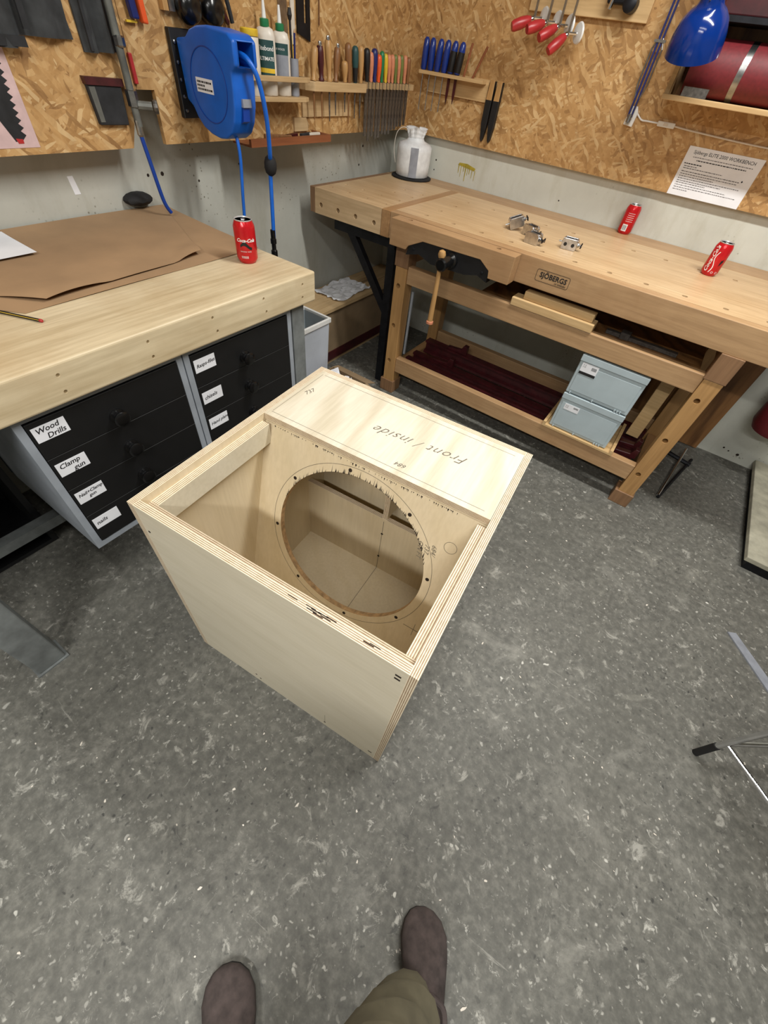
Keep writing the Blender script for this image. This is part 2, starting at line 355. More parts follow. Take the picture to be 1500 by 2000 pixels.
def plyboard(name, lo, hi, thin, parent, faces='ply', Mx=None, face2=None):
    """one plywood board: veneered faces, layered edges (UV v runs through the thickness)"""
    mb = MB().box(lo, hi, 0); me = bpy.data.meshes.new(name); me.from_pydata(mb.v, [], mb.f)
    for mm in (faces, 'edge', face2 or faces): me.materials.append(M[mm])
    uv = me.uv_layers.new(name='UVMap')
    for p in me.polygons:
        ax = max(range(3), key=lambda i: abs(p.normal[i]))
        if ax == thin: p.material_index = 0 if p.normal[ax] > 0 else 2
        else: p.material_index = 1
        lg = [i for i in range(3) if i not in (thin, ax)] or [0]
        for li in p.loop_indices:
            co = me.vertices[me.loops[li].vertex_index].co
            uv.data[li].uv = (co[lg[0]], (co[thin]-lo[thin])/(hi[thin]-lo[thin]))
    if Mx: me.transform(Mx)
    o = bpy.data.objects.new(name, me); COL.objects.link(o); o.parent = parent; return o

# ================================================================== the room
struct(MB().box((-.2, -5.6, -.1), (5.2, .1, 0)).build('floor', 'floor'))
wl = struct(MB().box((-.2, -5.6, 0), (-.07, 0, 2.7)).build('wall_left', 'wall_l'))
wr = struct(MB().box((-.2, 0, 0), (5.2, .1, 2.7)).build('wall_right', 'wall_r'))
struct(MB().box((5.1, -5.6, 0), (5.2, 0, 2.7)).build('wall_far_right', 'white_room'))
struct(MB().box((-.2, -5.7, 0), (5.2, -5.6, 2.7)).build('wall_behind', 'white_room'))
struct(MB().box((-.2, -5.7, 2.7), (5.2, .1, 2.8)).build('ceiling', 'white_room'))
# strand board panels, standing off the walls
MB().prism([(-5.0, 1.082), (-1.726, 1.082), (-1.668, 1.222), (-1.664, 1.222), (-1.664, 2.4), (-5.0, 2.4)], .012, .03, 'x').build('osb_panel', 'osb', wl)
MB().prism([(-1.662, 1.222), (-1.6, 1.222), (-1.6, 1.086), (-.03, 1.086), (-.03, 2.4), (-1.662, 2.4)], .012, .03, 'x').build('osb_panel', 'osb', wl)
MB().box((.03, -.03, 1.083), (3.6, -.012, 2.4)).build('osb_panel', 'osb', wr)
b = MB()
for y in (-4.2, -3.2, -2.3, -1.9, -1.3, -.7, -.12): b.box((-.07, y, 1.12), (.012, y+.045, 2.38))
b.build('batten', 'pine', wl)
b = MB()
for x in (.2, 1.0, 1.8, 2.6, 3.4): b.box((x, -.012, 1.12), (x+.045, 0, 2.38))
b.build('batten', 'pine', wr)
# yellow drips of old glue on the right wall
b = MB()
for x, z0, z1, r in ((.40, .992, .955, .003), (.415, .995, .94, .002), (.432, .995, .965, .003), (.445, .992, .925, .0035), (.458, .99, .952, .002), (.47, .988, .96, .003), (.487, .985, .945, .002), (.505, .98, .935, .0018)):
    b.tube([(x, -.0005, z0), (x, -.0005, z1)], [r, r*.5], 6)
b.prism([(.392, .99), (.5, .978), (.505, .99), (.45, 1.002), (.4, 1.0)], -.001, 0, 'y')
b.build('glue_drip', 'drip', wr)
rd = random.Random(5)
for i in range(14):
    x = .80+i*.05+rd.uniform(-.015, .015); z0 = .40+rd.uniform(-.01, .01); MB().tube([(x, .0002, z0), (x+rd.uniform(-.004, .004), .0002, z0-rd.uniform(.03, .10))], [.003, .0012], 6).build('dark_drip', 'hole', wr)
# filled hole and small chips in the plaster of the left wall
MB().prism([(-1.925, .955), (-1.905, .955), (-1.912, 1.005), (-1.93, 1.005)], -.071, -.0692, 'x').build('plaster_patch', 'paper', wl)
for y, z, r in ((-1.64, .985, .006), (-1.58, .985, .008), (-1.42, .95, .005), (-1.915, .975, .004), (-.30, 1.01, .007), (-.33, .93, .006), (-1.2, .99, .004)):
    MB().lathe([(r, 0), (r*.8, .0006), (r*.3, .0008)], axis_frame((-.0702, y, z), (1, 0, 0)), 7).build('chip', 'hole', wl)
for x, z, r in ((.245, .985, .005), (.24, .94, .004), (1.02, .95, .004), (2.45, .06, .006), (2.48, .052, .005), (2.53, .05, .009)):
    MB().lathe([(r, 0), (r*.8, .0006), (r*.3, .0008)], axis_frame((x, .0002, z), (0, -1, 0)), 7).build('chip', 'hole', wr)

# ================================================================== speaker cabinet (plywood box)
B0 = (1.0388, -2.5564, 0); BT = math.radians(5.33); W_, D_, H_, t = .694, .698, .722, .018
box = thing('speaker_cabinet', 'unfinished birch plywood speaker cabinet with a large round hole standing on the concrete floor', 'speaker cabinet', B0, BT)
plyboard('side_panel', (0, 0, 0), (t, D_, H_), 0, box, 'ply_in', face2='ply')
plyboard('side_panel', (W_-t, 0, 0), (W_, D_, H_), 0, box, 'ply', face2='ply_in')
plyboard('near_panel', (t, 0, 0), (W_-t, t, H_), 1, box, 'ply_in', face2='ply')
plyboard('far_panel', (t, D_-t, 0), (W_-t, D_, H_), 1, box, 'ply', face2='ply_in')
plyboard('bottom_panel', (t, t, 0), (W_-t, D_-t, t), 2, box, 'ply_in')
tp = plyboard('top_panel', (t+.001, .408, H_-t), (W_-t-.001, D_-t, H_), 2, box, 'ply_pale', face2='ply_in')
# frame cleats that carry the missing rear lid
plyboard('cleat', (t, t+.019, H_-.084), (t+.022, .40, H_-.022), 0, box, 'ply')
plyboard('cleat', (W_-t-.022, t+.019, H_-.084), (W_-t, .40, H_-.022), 0, box, 'ply')
plyboard('cleat', (t, t, H_-.084), (W_-t, t+.019, H_-.022), 1, box, 'ply')
# leaning baffle with the round driver cut-out
K = .287; ca = math.atan(K); v_top, z_top = .414, H_-t
bz0 = t; v_bot = v_top-K*(z_top-bz0); Ls = (z_top-bz0)/math.cos(ca)
Mb = frame((0, v_bot, bz0), (1, 0, 0), (0, math.sin(ca), math.cos(ca)))     # local x = across, y = up the slope, z = towards the near side (up)
hc = (.344, .447-bz0/math.cos(ca)); HR = .2405
def ring_plate(x0, x1, y0, y1, c, R, z0, z1, n=96):
    vs = []; fs = []; mi = []
    for j in range(n):
        a = 2*PI*j/n; dx, dy = math.cos(a), math.sin(a)
        k = min([((x1 if dx > 0 else x0)-c[0])/dx if abs(dx) > 1e-6 else 9, ((y1 if dy > 0 else y0)-c[1])/dy if abs(dy) > 1e-6 else 9])
        vs += [(c[0]+R*dx, c[1]+R*dy, z0), (c[0]+R*dx, c[1]+R*dy, z1), (c[0]+k*dx, c[1]+k*dy, z0), (c[0]+k*dx, c[1]+k*dy, z1)]
    # exact corners
    for (X, Y) in ((x0, y0), (x1, y0), (x1, y1), (x0, y1)):
        j = min(range(n), key=lambda q: (vs[q*4+2][0]-X)**2+(vs[q*4+2][1]-Y)**2)
        vs[j*4+2] = (X, Y, z0); vs[j*4+3] = (X, Y, z1)
    for j in range(n):
        a, b = j*4, ((j+1) % n)*4
        fs += [(a+1, a+3, b+3, b+1), (a, b, b+2, a+2), (a, a+1, b+1, b), (a+2, b+2, b+3, a+3)]; mi += [0, 0, 1, 1]
    return vs, fs, mi
vs, fs, mi = ring_plate(t, W_-t, 0, Ls, hc, HR, -t, 0)
rb = MB(); rb.add(vs, fs, 0, Mb); rb.mi = mi
baf = rb.build('baffle', ['ply_in', 'edge_cut'], box)
b = MB()
for i in range(8):
    a = math.radians(100+45*i); b.lathe([(.004, -.03), (.004, .01)], Mb @ Matrix.Translation((hc[0]+.2535*math.cos(a), hc[1]+.2535*math.sin(a), 0)), 10)
cut(baf, b)
for i in range(8):
    b = MB(); a = math.radians(100+45*i); b.lathe([(.0055, 0.0002), (.0055, .0008), (.0025, .0008)], Mb @ Matrix.Translation((hc[0]+.2535*math.cos(a), hc[1]+.2535*math.sin(a), 0)), 10)
    b.build('bolt_insert', 'hole', baf)
# pencil circle and marks
b = MB(); n = 120
vs = []
for j in range(n):
    a = 2*PI*j/n
    for r in (.2635, .2647): vs.append((hc[0]+r*math.cos(a), hc[1]+r*math.sin(a), .0003))
b.add(vs, [(2*j, 2*j+1, (2*j+3) % (2*n), (2*j+2) % (2*n)) for j in range(n)], 0, Mb)
b.box((hc[0]+.235, hc[1]-.155, .0002), (hc[0]+.305, hc[1]-.1535, .0004), 0, Mb); b.box((hc[0]+.268, hc[1]-.18, .0002), (hc[0]+.2692, hc[1]-.13, .0004), 0, Mb)
b.build('pencil_circle', 'pencil_line', baf)
# torn veneer fibres round the cut and along the top edge
b = MB()
for i in range(120):
    a = math.radians(random.uniform(20, 165)); h = random.uniform(.003, .014)*(1 if random.random() < .75 else 1.7)
    x, y = hc[0]+HR*math.cos(a), hc[1]+HR*math.sin(a); ww = random.uniform(.0006, .0014)
    b.add([(x-ww, y-.001, .0004), (x+ww, y-.001, .0004), (x, y+h, .0004)], [(0, 1, 2)], 0, Mb)
for i in range(110):
    x = random.uniform(.05, .6); h = random.uniform(.002, .009); y = Ls-.012; ww = random.uniform(.0006, .0018)
    b.add([(x-ww, y, .0004), (x+ww, y, .0004), (x, y-h, .0004)], [(0, 1, 2)], 0, Mb)
o = b.build('torn_veneer', 'hole', baf); o['kind'] = 'stuff'
# inner port boards
plyboard('inner_board', (t, .58, t), (W_-t, .58+t, .322), 1, box, 'ply_in')
plyboard('divider_board', (.336, .582, .3222), (.336+t, D_-t, H_-t), 0, box, 'ply_in')
# pencil centre lines inside
b = MB(); b.box((.343, .30, t), (.3445, .579, t+.0004)); b.box((.343, .5794, t), (.3445, .58, .31)); 
b.build('pencil_line', 'pencil_line', box)
for z in (.10, .24): MB().lathe([(.0045, 0), (.0045, .0012), (.002, .0012)], axis_frame((.344, .58, z), (0, -1, 0)), 10).build('screw', 'hole', box)
# hand writing
HW = frame((.50, .505, H_+.0004), (-1, -.05, 0), (.05, -1, 0))
text('pencil_writing', 'Front / inside', .044, 'pencil_line', tp, frame((.556, .572, H_+.0004), (-1, -.09, 0), (.09, -1, 0)), shear=.5, spacing=1.1, bold=-.0004)
text('pencil_writing', '684', .02, 'pencil_line', tp, frame((.435, .452, H_+.0004), (-1, 0, 0), (0, -1, 0)), shear=.3)
text('pencil_writing', '737', .022, 'pencil_line', tp, frame((.055, .545, H_+.0004), (.3, 1, 0), (-1, .3, 0)), shear=.3)
b = MB(); b.box((t+.012, .43, H_+.0001), (t+.0128, D_-.035, H_+.0004)); b.box((t+.012, .425, H_+.0001), (W_-.04, .4258, H_+.0004)); b.box((t+.02, D_-.036, H_+.0001), (W_-.04, D_-.0352, H_+.0004))
b.build('pencil_line', 'pencil_line', tp)
text('pencil_writing', '684/\n 737\nON FT', .019, 'pencil_line', baf, Mb @ frame((.572, .585, .0004), (.15, -1, 0), (1, .15, 0)), shear=.3)
b = MB(); b.lathe([(.0165, 0), (.0176, 0)], Mb @ Matrix.Translation((.617, .60, .0004)), 24, cap=False); b.build('pencil_ring', 'pencil_line', baf)
# screw heads on the near panel and dark edge voids
b = MB()
for x, z in ((.66, .69), (.66, .675), (.66, .05)): b.prism([(x-.006, z-.003), (x+.006, z-.003), (x+.006, z+.003), (x-.006, z+.003)], -.0005, .001, 'y')
for x, z in ((.25, .03), (.235, .045), (.5, .035), (.03, .64)): b.lathe([(.0035, 0), (.0035, .0006), (.001, .0006)], axis_frame((x, 0, z), (0, -1, 0)), 8)
b.build('nail_hole', 'hole', box)
b = MB()
for x, y0, y1 in ((.46, .006, .008), (.468, .009, .011), (.475, .004, .006), (.483, .010, .012), (.49, .007, .009), (.50, .011, .013), (.455, .011, .0125), (.58, .008, .010), (.592, .011, .0125), (.415, .009, .0105)):
    b.box((x, y0, H_), (x+.022, y1, H_+.0003))
b.build('edge_void', 'hole', box)
b = MB()
b.box((.5, -.0004, .03), (.5008, 0, .11))
b.build('pencil_line', 'pencil_line', box)

# ================================================================== beech workbench
wb = thing('workbench', 'long beech workbench with front vise standing against the right wall', 'workbench', (0, 0, 0))
H = .9; YF = -.845
dog = [(.648+.144*k, -.745) for k in range(12) if k != 4] + [(1.224, -.745)] + [(.795+.144*k, -.32) for k in range(10)] + [(.646, -.61), (.646, -.46), (1.085, -.46), (.646, -.32)]
top = MB().box((.513, -.80, .855), (2.36, -.172, H)).build('bench_top', 'beech_top', wb)
b = MB()
for x, y in dog: b.lathe([(.0105, .80), (.0105, .95)], Matrix.Translation((x, y, 0)), 14)
cut(top, b)
MB().box((.513, YF, .794), (2.36, -.801, H)).build('front_apron', 'beech', wb, bevel=.002)
MB().box((.02, -.17, .82), (2.36, -.002, H)).build('rear_board', 'beech', wb, bevel=.002)
ej = MB().box((.052, YF, .794), (.462, -.172, H)).build('end_jaw', 'beech_top', wb)
b = MB()
for x in (.095, .205, .315, .427):
    for y in (-.768, -.65, -.53, -.43): 
        if (x, y) in ((.095, -.43), (.205, -.43), (.095, -.53), (.205, -.53)): continue
        b.lathe([(.0095, .80), (.0095, .95)], Matrix.Translation((x, y, 0)), 14)
    b.lathe([(.0105, 0), (.0105, .1)], axis_frame((x-.004, YF-.05, .834), (0, 1, 0)), 14)
cut(ej, b)
MB().box((.02, YF, .794), (.051, -.172, H)).build('end_strip', 'beech_dark', wb, bevel=.002)
MB().box((.464, YF, .792), (.5115, -.172, H)).build('end_cap', 'beech_y', wb, bevel=.002)
# front vise
jw = MB().prism([(.57, .794), (.66, .794), (.672, .812), (.745, .846), (1.03, .852), (1.078, .822), (1.082, .794), (1.175, .794), (1.175, .899), (.57, .899)], -.919, -.852, 'y').build('vise_jaw', 'beech', wb, bevel=.002)
b = MB()
for x in (.645, 1.083): b.lathe([(.0105, .86), (.0105, .95)], Matrix.Translation((x, -.878, 0)), 14)
cut(jw, b)
MB().prism([(.662, .774), (.674, .813), (.746, .846), (1.03, .852), (1.076, .822), (1.08, .774), (1.03, .790), (.97, .775), (.80, .770), (.73, .792)], -.913, -.875, 'y').build('vise_plate', 'black', wb)
b = MB(); 
for x, z in ((.70, .806), (1.05, .806)): b.lathe([(.007, 0), (.007, .003), (.003, .004)], axis_frame((x, -.913, z), (0, -1, 0)), 10)
b.build('vise_bolt', 'blacksteel', wb)
b = MB().lathe([(.03, 0), (.03, .02), (.022, .024), (.022, .06), (.026, .064), (.026, .10), (.02, .106)], axis_frame((.90, -.913, .815), (0, -1, 0)), 24)
b.build('vise_hub', 'black_gloss', wb, smooth=True)
vh = MB().tube([(.8905, -1.0, .835), (.892, -1.0, .76), (.892, -1.0, .575)], [.0085, .0095, .0125], 16).build('vise_handle', 'tan_wood', wb, smooth=True)
MB().lathe([(.004, -.017), (.013, -.012), (.017, 0), (.013, .012), (.004, .017)], Matrix.Translation((.89, -1.0, .85)), 18).build('handle_ball', 'tan_wood', vh, smooth=True)
MB().lathe([(.012, -.006), (.0165, -.004), (.0165, .006), (.011, .009)], Matrix.Translation((.892, -1.0, .566)), 18).build('handle_end', 'pink_wood', vh, smooth=True)
# leg frames
for (x0, x1) in ((.575, .642), (2.018, 2.088)):
    for (y0, y1, front) in ((-.846, -.775, 1), (-.36, -.29, 0)):
        lg = MB().box((x0, y0, .075), (x1, y1, .692)).build('leg', 'beech_v', wb, bevel=.002)
        if front:
            b = MB()
            for z in (.604, .402, .198): b.lathe([(.0115, 0), (.0115, .06)], axis_frame(((x0+x1)/2-.006, y0-.02, z), (0, 1, 0)), 16)
            cut(lg, b)
        MB().box((x0-.006, y0-.004, .692), (x1+.004, y1+.004, .794)).build('leg_block', 'beech_dark', wb, bevel=.002)
        MB().box((x0-.014, y0-.006, 0), (x1+.008, y1+.01, .076)).build('foot', 'beech_dark', wb, bevel=.003)
    MB().box((x0+.01, -.774, .085), (x1-.01, -.362, .152)).build('side_rail', 'beech_y', wb, bevel=.002)
    MB().box((x0+.01, -.774, .70), (x1-.01, -.362, .78)).build('side_rail', 'beech_y', wb, bevel=.002)
MB().box((.643, -.84, .623), (2.017, -.80, .701)).build('stretcher', 'beech', wb, bevel=.003)
MB().box((.643, -.84, .14), (2.017, -.80, .225)).build('stretcher', 'beech', wb, bevel=.003)
MB().box((.643, -.35, .623), (2.017, -.31, .701)).build('stretcher', 'beech', wb, bevel=.003)
rs = MB().box((.643, -.35, .14), (2.017, -.31, .225)).build('stretcher', 'beech', wb, bevel=.003)
MB().box((1.0, -.799, .66), (2.0, -.352, .672)).build('shelf', 'dark_ply', wb)
# maker's stamp
b = MB()
def rrect_ring(cx, cz, w_, h_, r, th, y, mb, k=5):
    def loop(d):
        out = []
        for (sx, sz, a0) in ((1, 1, 0), (-1, 1, 90), (-1, -1, 180), (1, -1, 270)):
            for i in range(k+1):
                a = math.radians(a0+90*i/k); out.append((cx+sx*(w_/2-r)+(r-d)*math.cos(a), y, cz+sz*(h_/2-r)+(r-d)*math.sin(a)))
        return out
    A, Bq = loop(0), loop(th); n = len(A); mb.add(A+Bq, [(i, (i+1) % n, n+(i+1) % n, n+i) for i in range(n)])
rrect_ring(1.329, .8455, .142, .044, .008, .0016, YF-.0006, b)
lgo = b.build('maker_stamp', 'ink', wb)
text('lettering', 'SJÖBERGS', .0262, 'ink', lgo, RW(1.3315, YF-.0007, .8405), align='CENTER', bold=.0007)
text('lettering', 'OF SWEDEN', .0085, 'ink', lgo, RW(1.366, YF-.0007, .829), align='CENTER', bold=.0002)

# ================================================================== left bench and drawers
HL = .882
lb = thing('work_table', 'pale laminated wood table with drawers along the left wall', 'table', (0, 0, 0))
tt = MB().box((-.068, -3.9, .788), (.747, -1.63, HL)).build('table_top', 'maple_y', lb, bevel=.006, seg=3)
b = MB()
for y in (-1.69, -1.86, -2.055, -2.26, -2.47):
    for z in (.855, .815): b.lathe([(.0045, 0), (.0045, .012)], axis_frame((.754, y+random.uniform(-.006, .006), z), (-1, 0, 0)), 10)
cut(tt, b)
for (y0, y1, fx) in ((-2.93, -2.85, .735), (-1.725, -1.665, .722)):
    pl = MB().box((fx-.07, y0, .006), (fx, y1, .787)).build('leg', 'greypost', lb, bevel=.004)
    MB().box((fx-.078, y0-.006, 0), (fx+.006, y1+.006, .006)).build('foot_plate', 'greypost', pl)
for (y0, y1) in ((-2.93, -2.85), (-1.725, -1.665)): MB().box((-.02, y0, 0), (.05, y1, .787)).build('leg', 'greypost', lb)
MB().box((.30, -3.8, .125), (.34, -1.73, .165)).build('lower_rail', 'greypost', lb)
XC = .725
LAB = {0: [('Wood\n   Drills', .752), ('Clamp\n     gun', .642), ('Nail+Clamp\n      gun', .538), ('nails', .43)], 1: [('Rasps-files', .748), ('chisels', .64), ('Hand planes', .542), ('', .44)]}
for ci, (y0, y1, lab) in enumerate(((-2.60, -2.168, 'grey cabinet of black drawers under the left table, nearer one marked Wood Drills'), (-2.164, -1.735, 'grey cabinet of black drawers under the left table, farther one marked Rasps-files'))):
    c = thing('drawer_cabinet', lab, 'drawer cabinet', (0, 0, 0), group='drawer cabinets under the left table')
    z0, z1 = .318, .786
    b = MB().box((.22, y0, z0), (XC, y0+.018, z1)).box((.22, y1-.018, z0), (XC, y1, z1)).box((.22, y0+.018, z0), (XC, y1-.018, z0+.018)).box((.22, y0+.018, z1-.016), (XC, y1-.018, z1)).box((.22, y0+.018, z0+.018), (.232, y1-.018, z1-.016))
    b.build('cabinet_body', 'greycab', c)
    zs = [.766, .662, .556, .450, .340]
    for i in range(4):
        zt, zb = zs[i]-.0007, zs[i+1]+.0007
        d = MB().box((.26, y0+.02, zb), (XC+.002, y1-.02, zt)).build('drawer', 'drawer', c, bevel=.0006, seg=1)
        yk = (y0+y1)/2-.006; zk = zb+.040 if i else zb+.042
        kb = MB().lathe([(.02, 0), (.02, .004), (.012, .007), (.011, .014), (.019, .02), (.021, .026), (.016, .030), (.004, .0305)], axis_frame((XC+.002, yk, zs[i]-.072), (1, 0, 0)), 20).build('knob', 'black_gloss', d, smooth=True)
        s, zl = LAB[ci][i]
        if not s: continue
        yl = y0+.026
        k = MB().box((XC+.002, yl, zl-.040), (XC+.0028, yl+.073, zl)).build('label_card', 'paper', d)
        nl = s.count('\n'); sz = .0195 if nl else .018
        if len(s) > 16: sz = .0135
        if s in ('Rasps-files', 'Hand planes'): sz = .0155
        text('handwriting', s, sz, 'ink', k, LW(XC+.003, yl+.006, zl-.0185 if nl else zl-.026, .06), shear=.25, bold=.0003)
dk = thing('added_dark_cupboard', 'black open cupboard added to darken the space under the near end of the left table', 'cupboard', (0, 0, 0))  # added black storage that deepens the dark under the table
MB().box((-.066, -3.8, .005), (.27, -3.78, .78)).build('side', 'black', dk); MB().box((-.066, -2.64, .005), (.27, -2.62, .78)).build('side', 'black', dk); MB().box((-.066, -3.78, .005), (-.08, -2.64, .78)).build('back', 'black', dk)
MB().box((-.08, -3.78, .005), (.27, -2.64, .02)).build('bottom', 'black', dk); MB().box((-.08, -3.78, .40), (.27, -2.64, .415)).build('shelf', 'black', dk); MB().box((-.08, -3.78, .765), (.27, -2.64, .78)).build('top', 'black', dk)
# paper, pencil and can on the table
def quad_fn(A, B, C, D, z, wav):
    A, B, C, D = [Vector((*p, 0)) for p in (A, B, C, D)]
    def f(u, v):
        p = (A*(1-u)+B*u)*(1-v)+(D*(1-u)+C*u)*v; return (p.x, p.y, z+wav(u, v))
    return f
b = MB().sheet(quad_fn((.495, -2.40), (.484, -1.632), (-.062, -1.60), (-.062, -2.75), HL+.0015, lambda u, v: .002*abs(math.sin(5*u+3*v))+(.003*max(0, v-.8)**2/.04)), 24, 18, .0008)
tag(b.build('kraft_paper_sheet', 'kraft', None, smooth=True), 'lower brown kraft paper sheet on the left table, its edge showing beneath another', 'paper sheet', 'kraft paper sheets')
def wv2(u, v):
    return .003*abs(math.sin(4*u+2*v))+.010*max(0, 1-((u-.12)**2+v*v)/.05)+.012*max(0, 1-((u-.98)**2+(v-.03)**2)/.03)+(.006*max(0, v-.8)**2/.04)
b = MB().sheet(quad_fn((.474, -2.335), (.432, -1.83), (-.06, -1.615), (-.06, -2.72), HL+.0055, wv2), 28, 22, .0008)
tag(b.build('kraft_paper_sheet', 'kraft', None, smooth=True), 'upper brown kraft paper sheet with a curled edge on the left table', 'paper sheet', 'kraft paper sheets')
b = MB().sheet(quad_fn((.178, -2.50), (.176, -2.203), (-.03, -2.20), (-.03, -2.50), HL+.0145, lambda u, v: .001*u+.006*max(0, v-.7)), 8, 8, .0004)
tag(b.build('paper_sheet', 'paper'), 'blank white paper sheet lying on the brown kraft paper', 'paper sheet')
pc = thing('pencil', 'black and yellow striped pencil with red end lying on the left table', 'pencil', (0, 0, 0))
pa, pb = Vector((.562, -2.394, HL+.0042)), Vector((.395, -2.464, HL+.0042)); d = (pb-pa).normalized(); Mx = axis_frame(pa, d)
L_ = (pb-pa).length
MB().lathe([(.0037, .006), (.0037, L_)], Mx, 6).build('barrel', 'black', pc)
b = MB()
for j in (0, 2, 4):
    a = 2*PI*(j+.5)/6; c = .0033; b.box((c*math.cos(a)-.0005, c*math.sin(a)-.0005, .006), (c*math.cos(a)+.0005, c*math.sin(a)+.0005, L_-.002), 0, Mx)
b.build('yellow_stripe', 'yellow', pc)
MB().lathe([(.0025, -.001), (.0039, .001), (.0039, .006)], Mx, 12).build('red_tip', 'red', pc)

def can(label, loc, rz, logo=True):
    c = thing('soda_can', label, 'soda can', loc, rz, 'red soda cans')
    R = .033
    MB().lathe([(.022, .002), (.025, 0), (.0265, .001), (.031, .009), (R, .014), (R, .100), (.0315, .106), (.0265, .1165)], None, 36).build('can_body', 'canred', c, smooth=True, angle=35)
    ld = MB().lathe([(.0265, .1165), (.0275, .1175), (.0275, .1195), (.0262, .120), (.0252, .1165), (.0235, .1155), (.001, .1158)], None, 36).build('can_lid', 'lid', c, smooth=True, angle=35)
    b = MB().tube([(-.004, -.006, .1172), (.004, -.006, .1172), (.006, .004, .1172), (0, .009, .1172), (-.006, .004, .1172), (-.004, -.006, .1172)], .0013, 6)
    b.build('ring_pull', 'alu', ld)
    b = MB().lathe([(.0075, .1158), (.0075, .1162), (.001, .1162)], Matrix.Translation((.0, -.014, 0)), 14); b.build('can_mouth', 'hole', ld)
    rr = R+.0005
    def W(a0, z0, up=False):
        def f(co):
            u, v = (co.x, co.y) if not up else (-co.y, co.x)
            a = a0+u/R; return Vector((rr*math.cos(a), rr*math.sin(a), z0+v))
        return f
    # -y of the can faces its front
    a0 = -PI/2
    if logo == 'front':
        text('can_logo', 'Coca-Cola', .0135, 'white', c, None, W(a0-.8, .064), shear=.45, bold=.0004)
        b = MB()
        for j in range(10):
            a, a2 = a0-.45+j*.11, a0-.45+(j+1)*.11; z = .048+.006*math.sin(j*.5); z2 = .048+.006*math.sin((j+1)*.5)
            h1, h2 = .012-.001*abs(j-5), .012-.001*abs(j-4); b.add([(rr*math.cos(a), rr*math.sin(a), z), (rr*math.cos(a2), rr*math.sin(a2), z2), (rr*math.cos(a2), rr*math.sin(a2), z2+h2), (rr*math.cos(a), rr*math.sin(a), z+h1)], [(0, 1, 2, 3)])
        b.build('can_emblem', 'black', c)
        text('can_print', 'ORIGINAL TASTE', .0045, 'white', c, None, W(a0-.5, .036))
        text('can_print', 'IIIIIIIII', .010, 'white', c, None, W(a0-.45, .018))
    elif logo == 'upright':
        text('can_logo', 'Coca-Cola', .0215, 'white', c, None, W(a0-.35, .013, True), shear=.4, bold=.0004)
        b = MB()
        for j in range(12):
            z, z2 = .015+j*.0062, .015+(j+1)*.0062; a, a2 = a0-.12+.16*math.sin(j*.55), a0-.12+.16*math.sin((j+1)*.55)
            b.add([(rr*math.cos(q), rr*math.sin(q), zz) for q, zz in ((a, z), (a+.09, z), (a2+.09, z2), (a2, z2))], [(0, 1, 2, 3)])
        b.build('can_wave', 'white', c)
        b = MB()
        for j in range(4):
            a = a0+.62+j*.08; b.add([(rr*math.cos(q), rr*math.sin(q), zz) for q, zz in ((a, .04+.004*j), (a+.085, .043+.004*j), (a+.085, .062+.002*j), (a, .06))], [(0, 1, 2, 3)])
        b.build('can_emblem', 'black', c)
        text('can_print', 'O  O', .012, 'white', c, None, W(a0+.2, .012))
    else:
        b = MB()
        for j in range(5):
            a = a0-.55+j*.14; b.add([(rr*math.cos(q), rr*math.sin(q), zz) for q, zz in ((a, .014), (a+.14, .014), (a+.14, .042), (a, .042))], [(0, 1, 2, 3)])
        pnl = b.build('print_panel', 'white', c)
        b = MB(); rq = rr+.0003
        for j in range(11):
            a = a0-.48+j*.05; dw = random.uniform(.012, .03); b.add([(rq*math.cos(q), rq*math.sin(q), zz) for q, zz in ((a, .018), (a+dw, .018), (a+dw, .038), (a, .038))], [(0, 1, 2, 3)])
        b.build('barcode_bar', 'ink', pnl)
        b = MB()
        for j in range(5):
            z = .085-.008*j; b.add([(rr*math.cos(q), rr*math.sin(q), zz) for q, zz in ((a0-.45, z), (a0-.1, z), (a0+.25, z), (a0+.5, z), (a0+.5, z+.0022), (a0+.25, z+.0022), (a0-.1, z+.0022), (a0-.45, z+.0022))], [(0, 1, 6, 7), (1, 2, 5, 6), (2, 3, 4, 5)])
        b.build('print_line', 'pink_print', c)
    return c
can('red soda can standing on the pale table beside the kraft paper', (.552, -1.742, HL), math.atan2(1.2, .95)-.15, 'front')
can('red soda can at the wall edge of the workbench under the printed sheet', (1.402, -.045, H), .15, 'back')
can('red soda can standing in the open on the right part of the workbench', (1.838, -.352, H), -.08, 'upright')

# ================================================================== left side: bin, cardboard, low box, bracket
bn = thing('waste_bin', 'light grey plastic waste bin between the left table and the low box', 'waste bin', (.372, -1.335, 0))
def taper(bx, by, z0, tx, ty, z1): 
    return [(-bx, -by, z0), (bx, -by, z0), (bx, by, z0), (-bx, by, z0), (-tx, -ty, z1), (tx, -ty, z1), (tx, ty, z1), (-tx, ty, z1)]
vs = taper(.07, .115, 0, .082, .127, .49) + taper(.066, .111, .008, .077, .122, .49)
MB().add(vs, [(3, 2, 1, 0), (0, 1, 5, 4), (1, 2, 6, 5), (2, 3, 7, 6), (3, 0, 4, 7), (4, 5, 13, 12), (5, 6, 14, 13), (6, 7, 15, 14), (7, 4, 12, 15)]).build('bin_shell', 'bin', bn, bevel=.0015, seg=1)
MB().add(vs[8:], [(0, 1, 2, 3), (4, 5, 1, 0), (5, 6, 2, 1), (6, 7, 3, 2), (7, 4, 0, 3)]).build('bin_inside', 'bin_in', bn)
b = MB().box((-.089, -.134, .478), (.089, -.122, .502)).box((-.089, .122, .478), (.089, .134, .502)).box((-.089, -.122, .478), (-.078, .122, .502)).box((.078, -.122, .478), (.089, .122, .502))
b.build('bin_rim', 'white', bn, bevel=.003)
cb = thing('cardboard_box', 'open brown cardboard box on the floor behind the plywood cabinet', 'cardboard box', (.565, -1.33, 0))
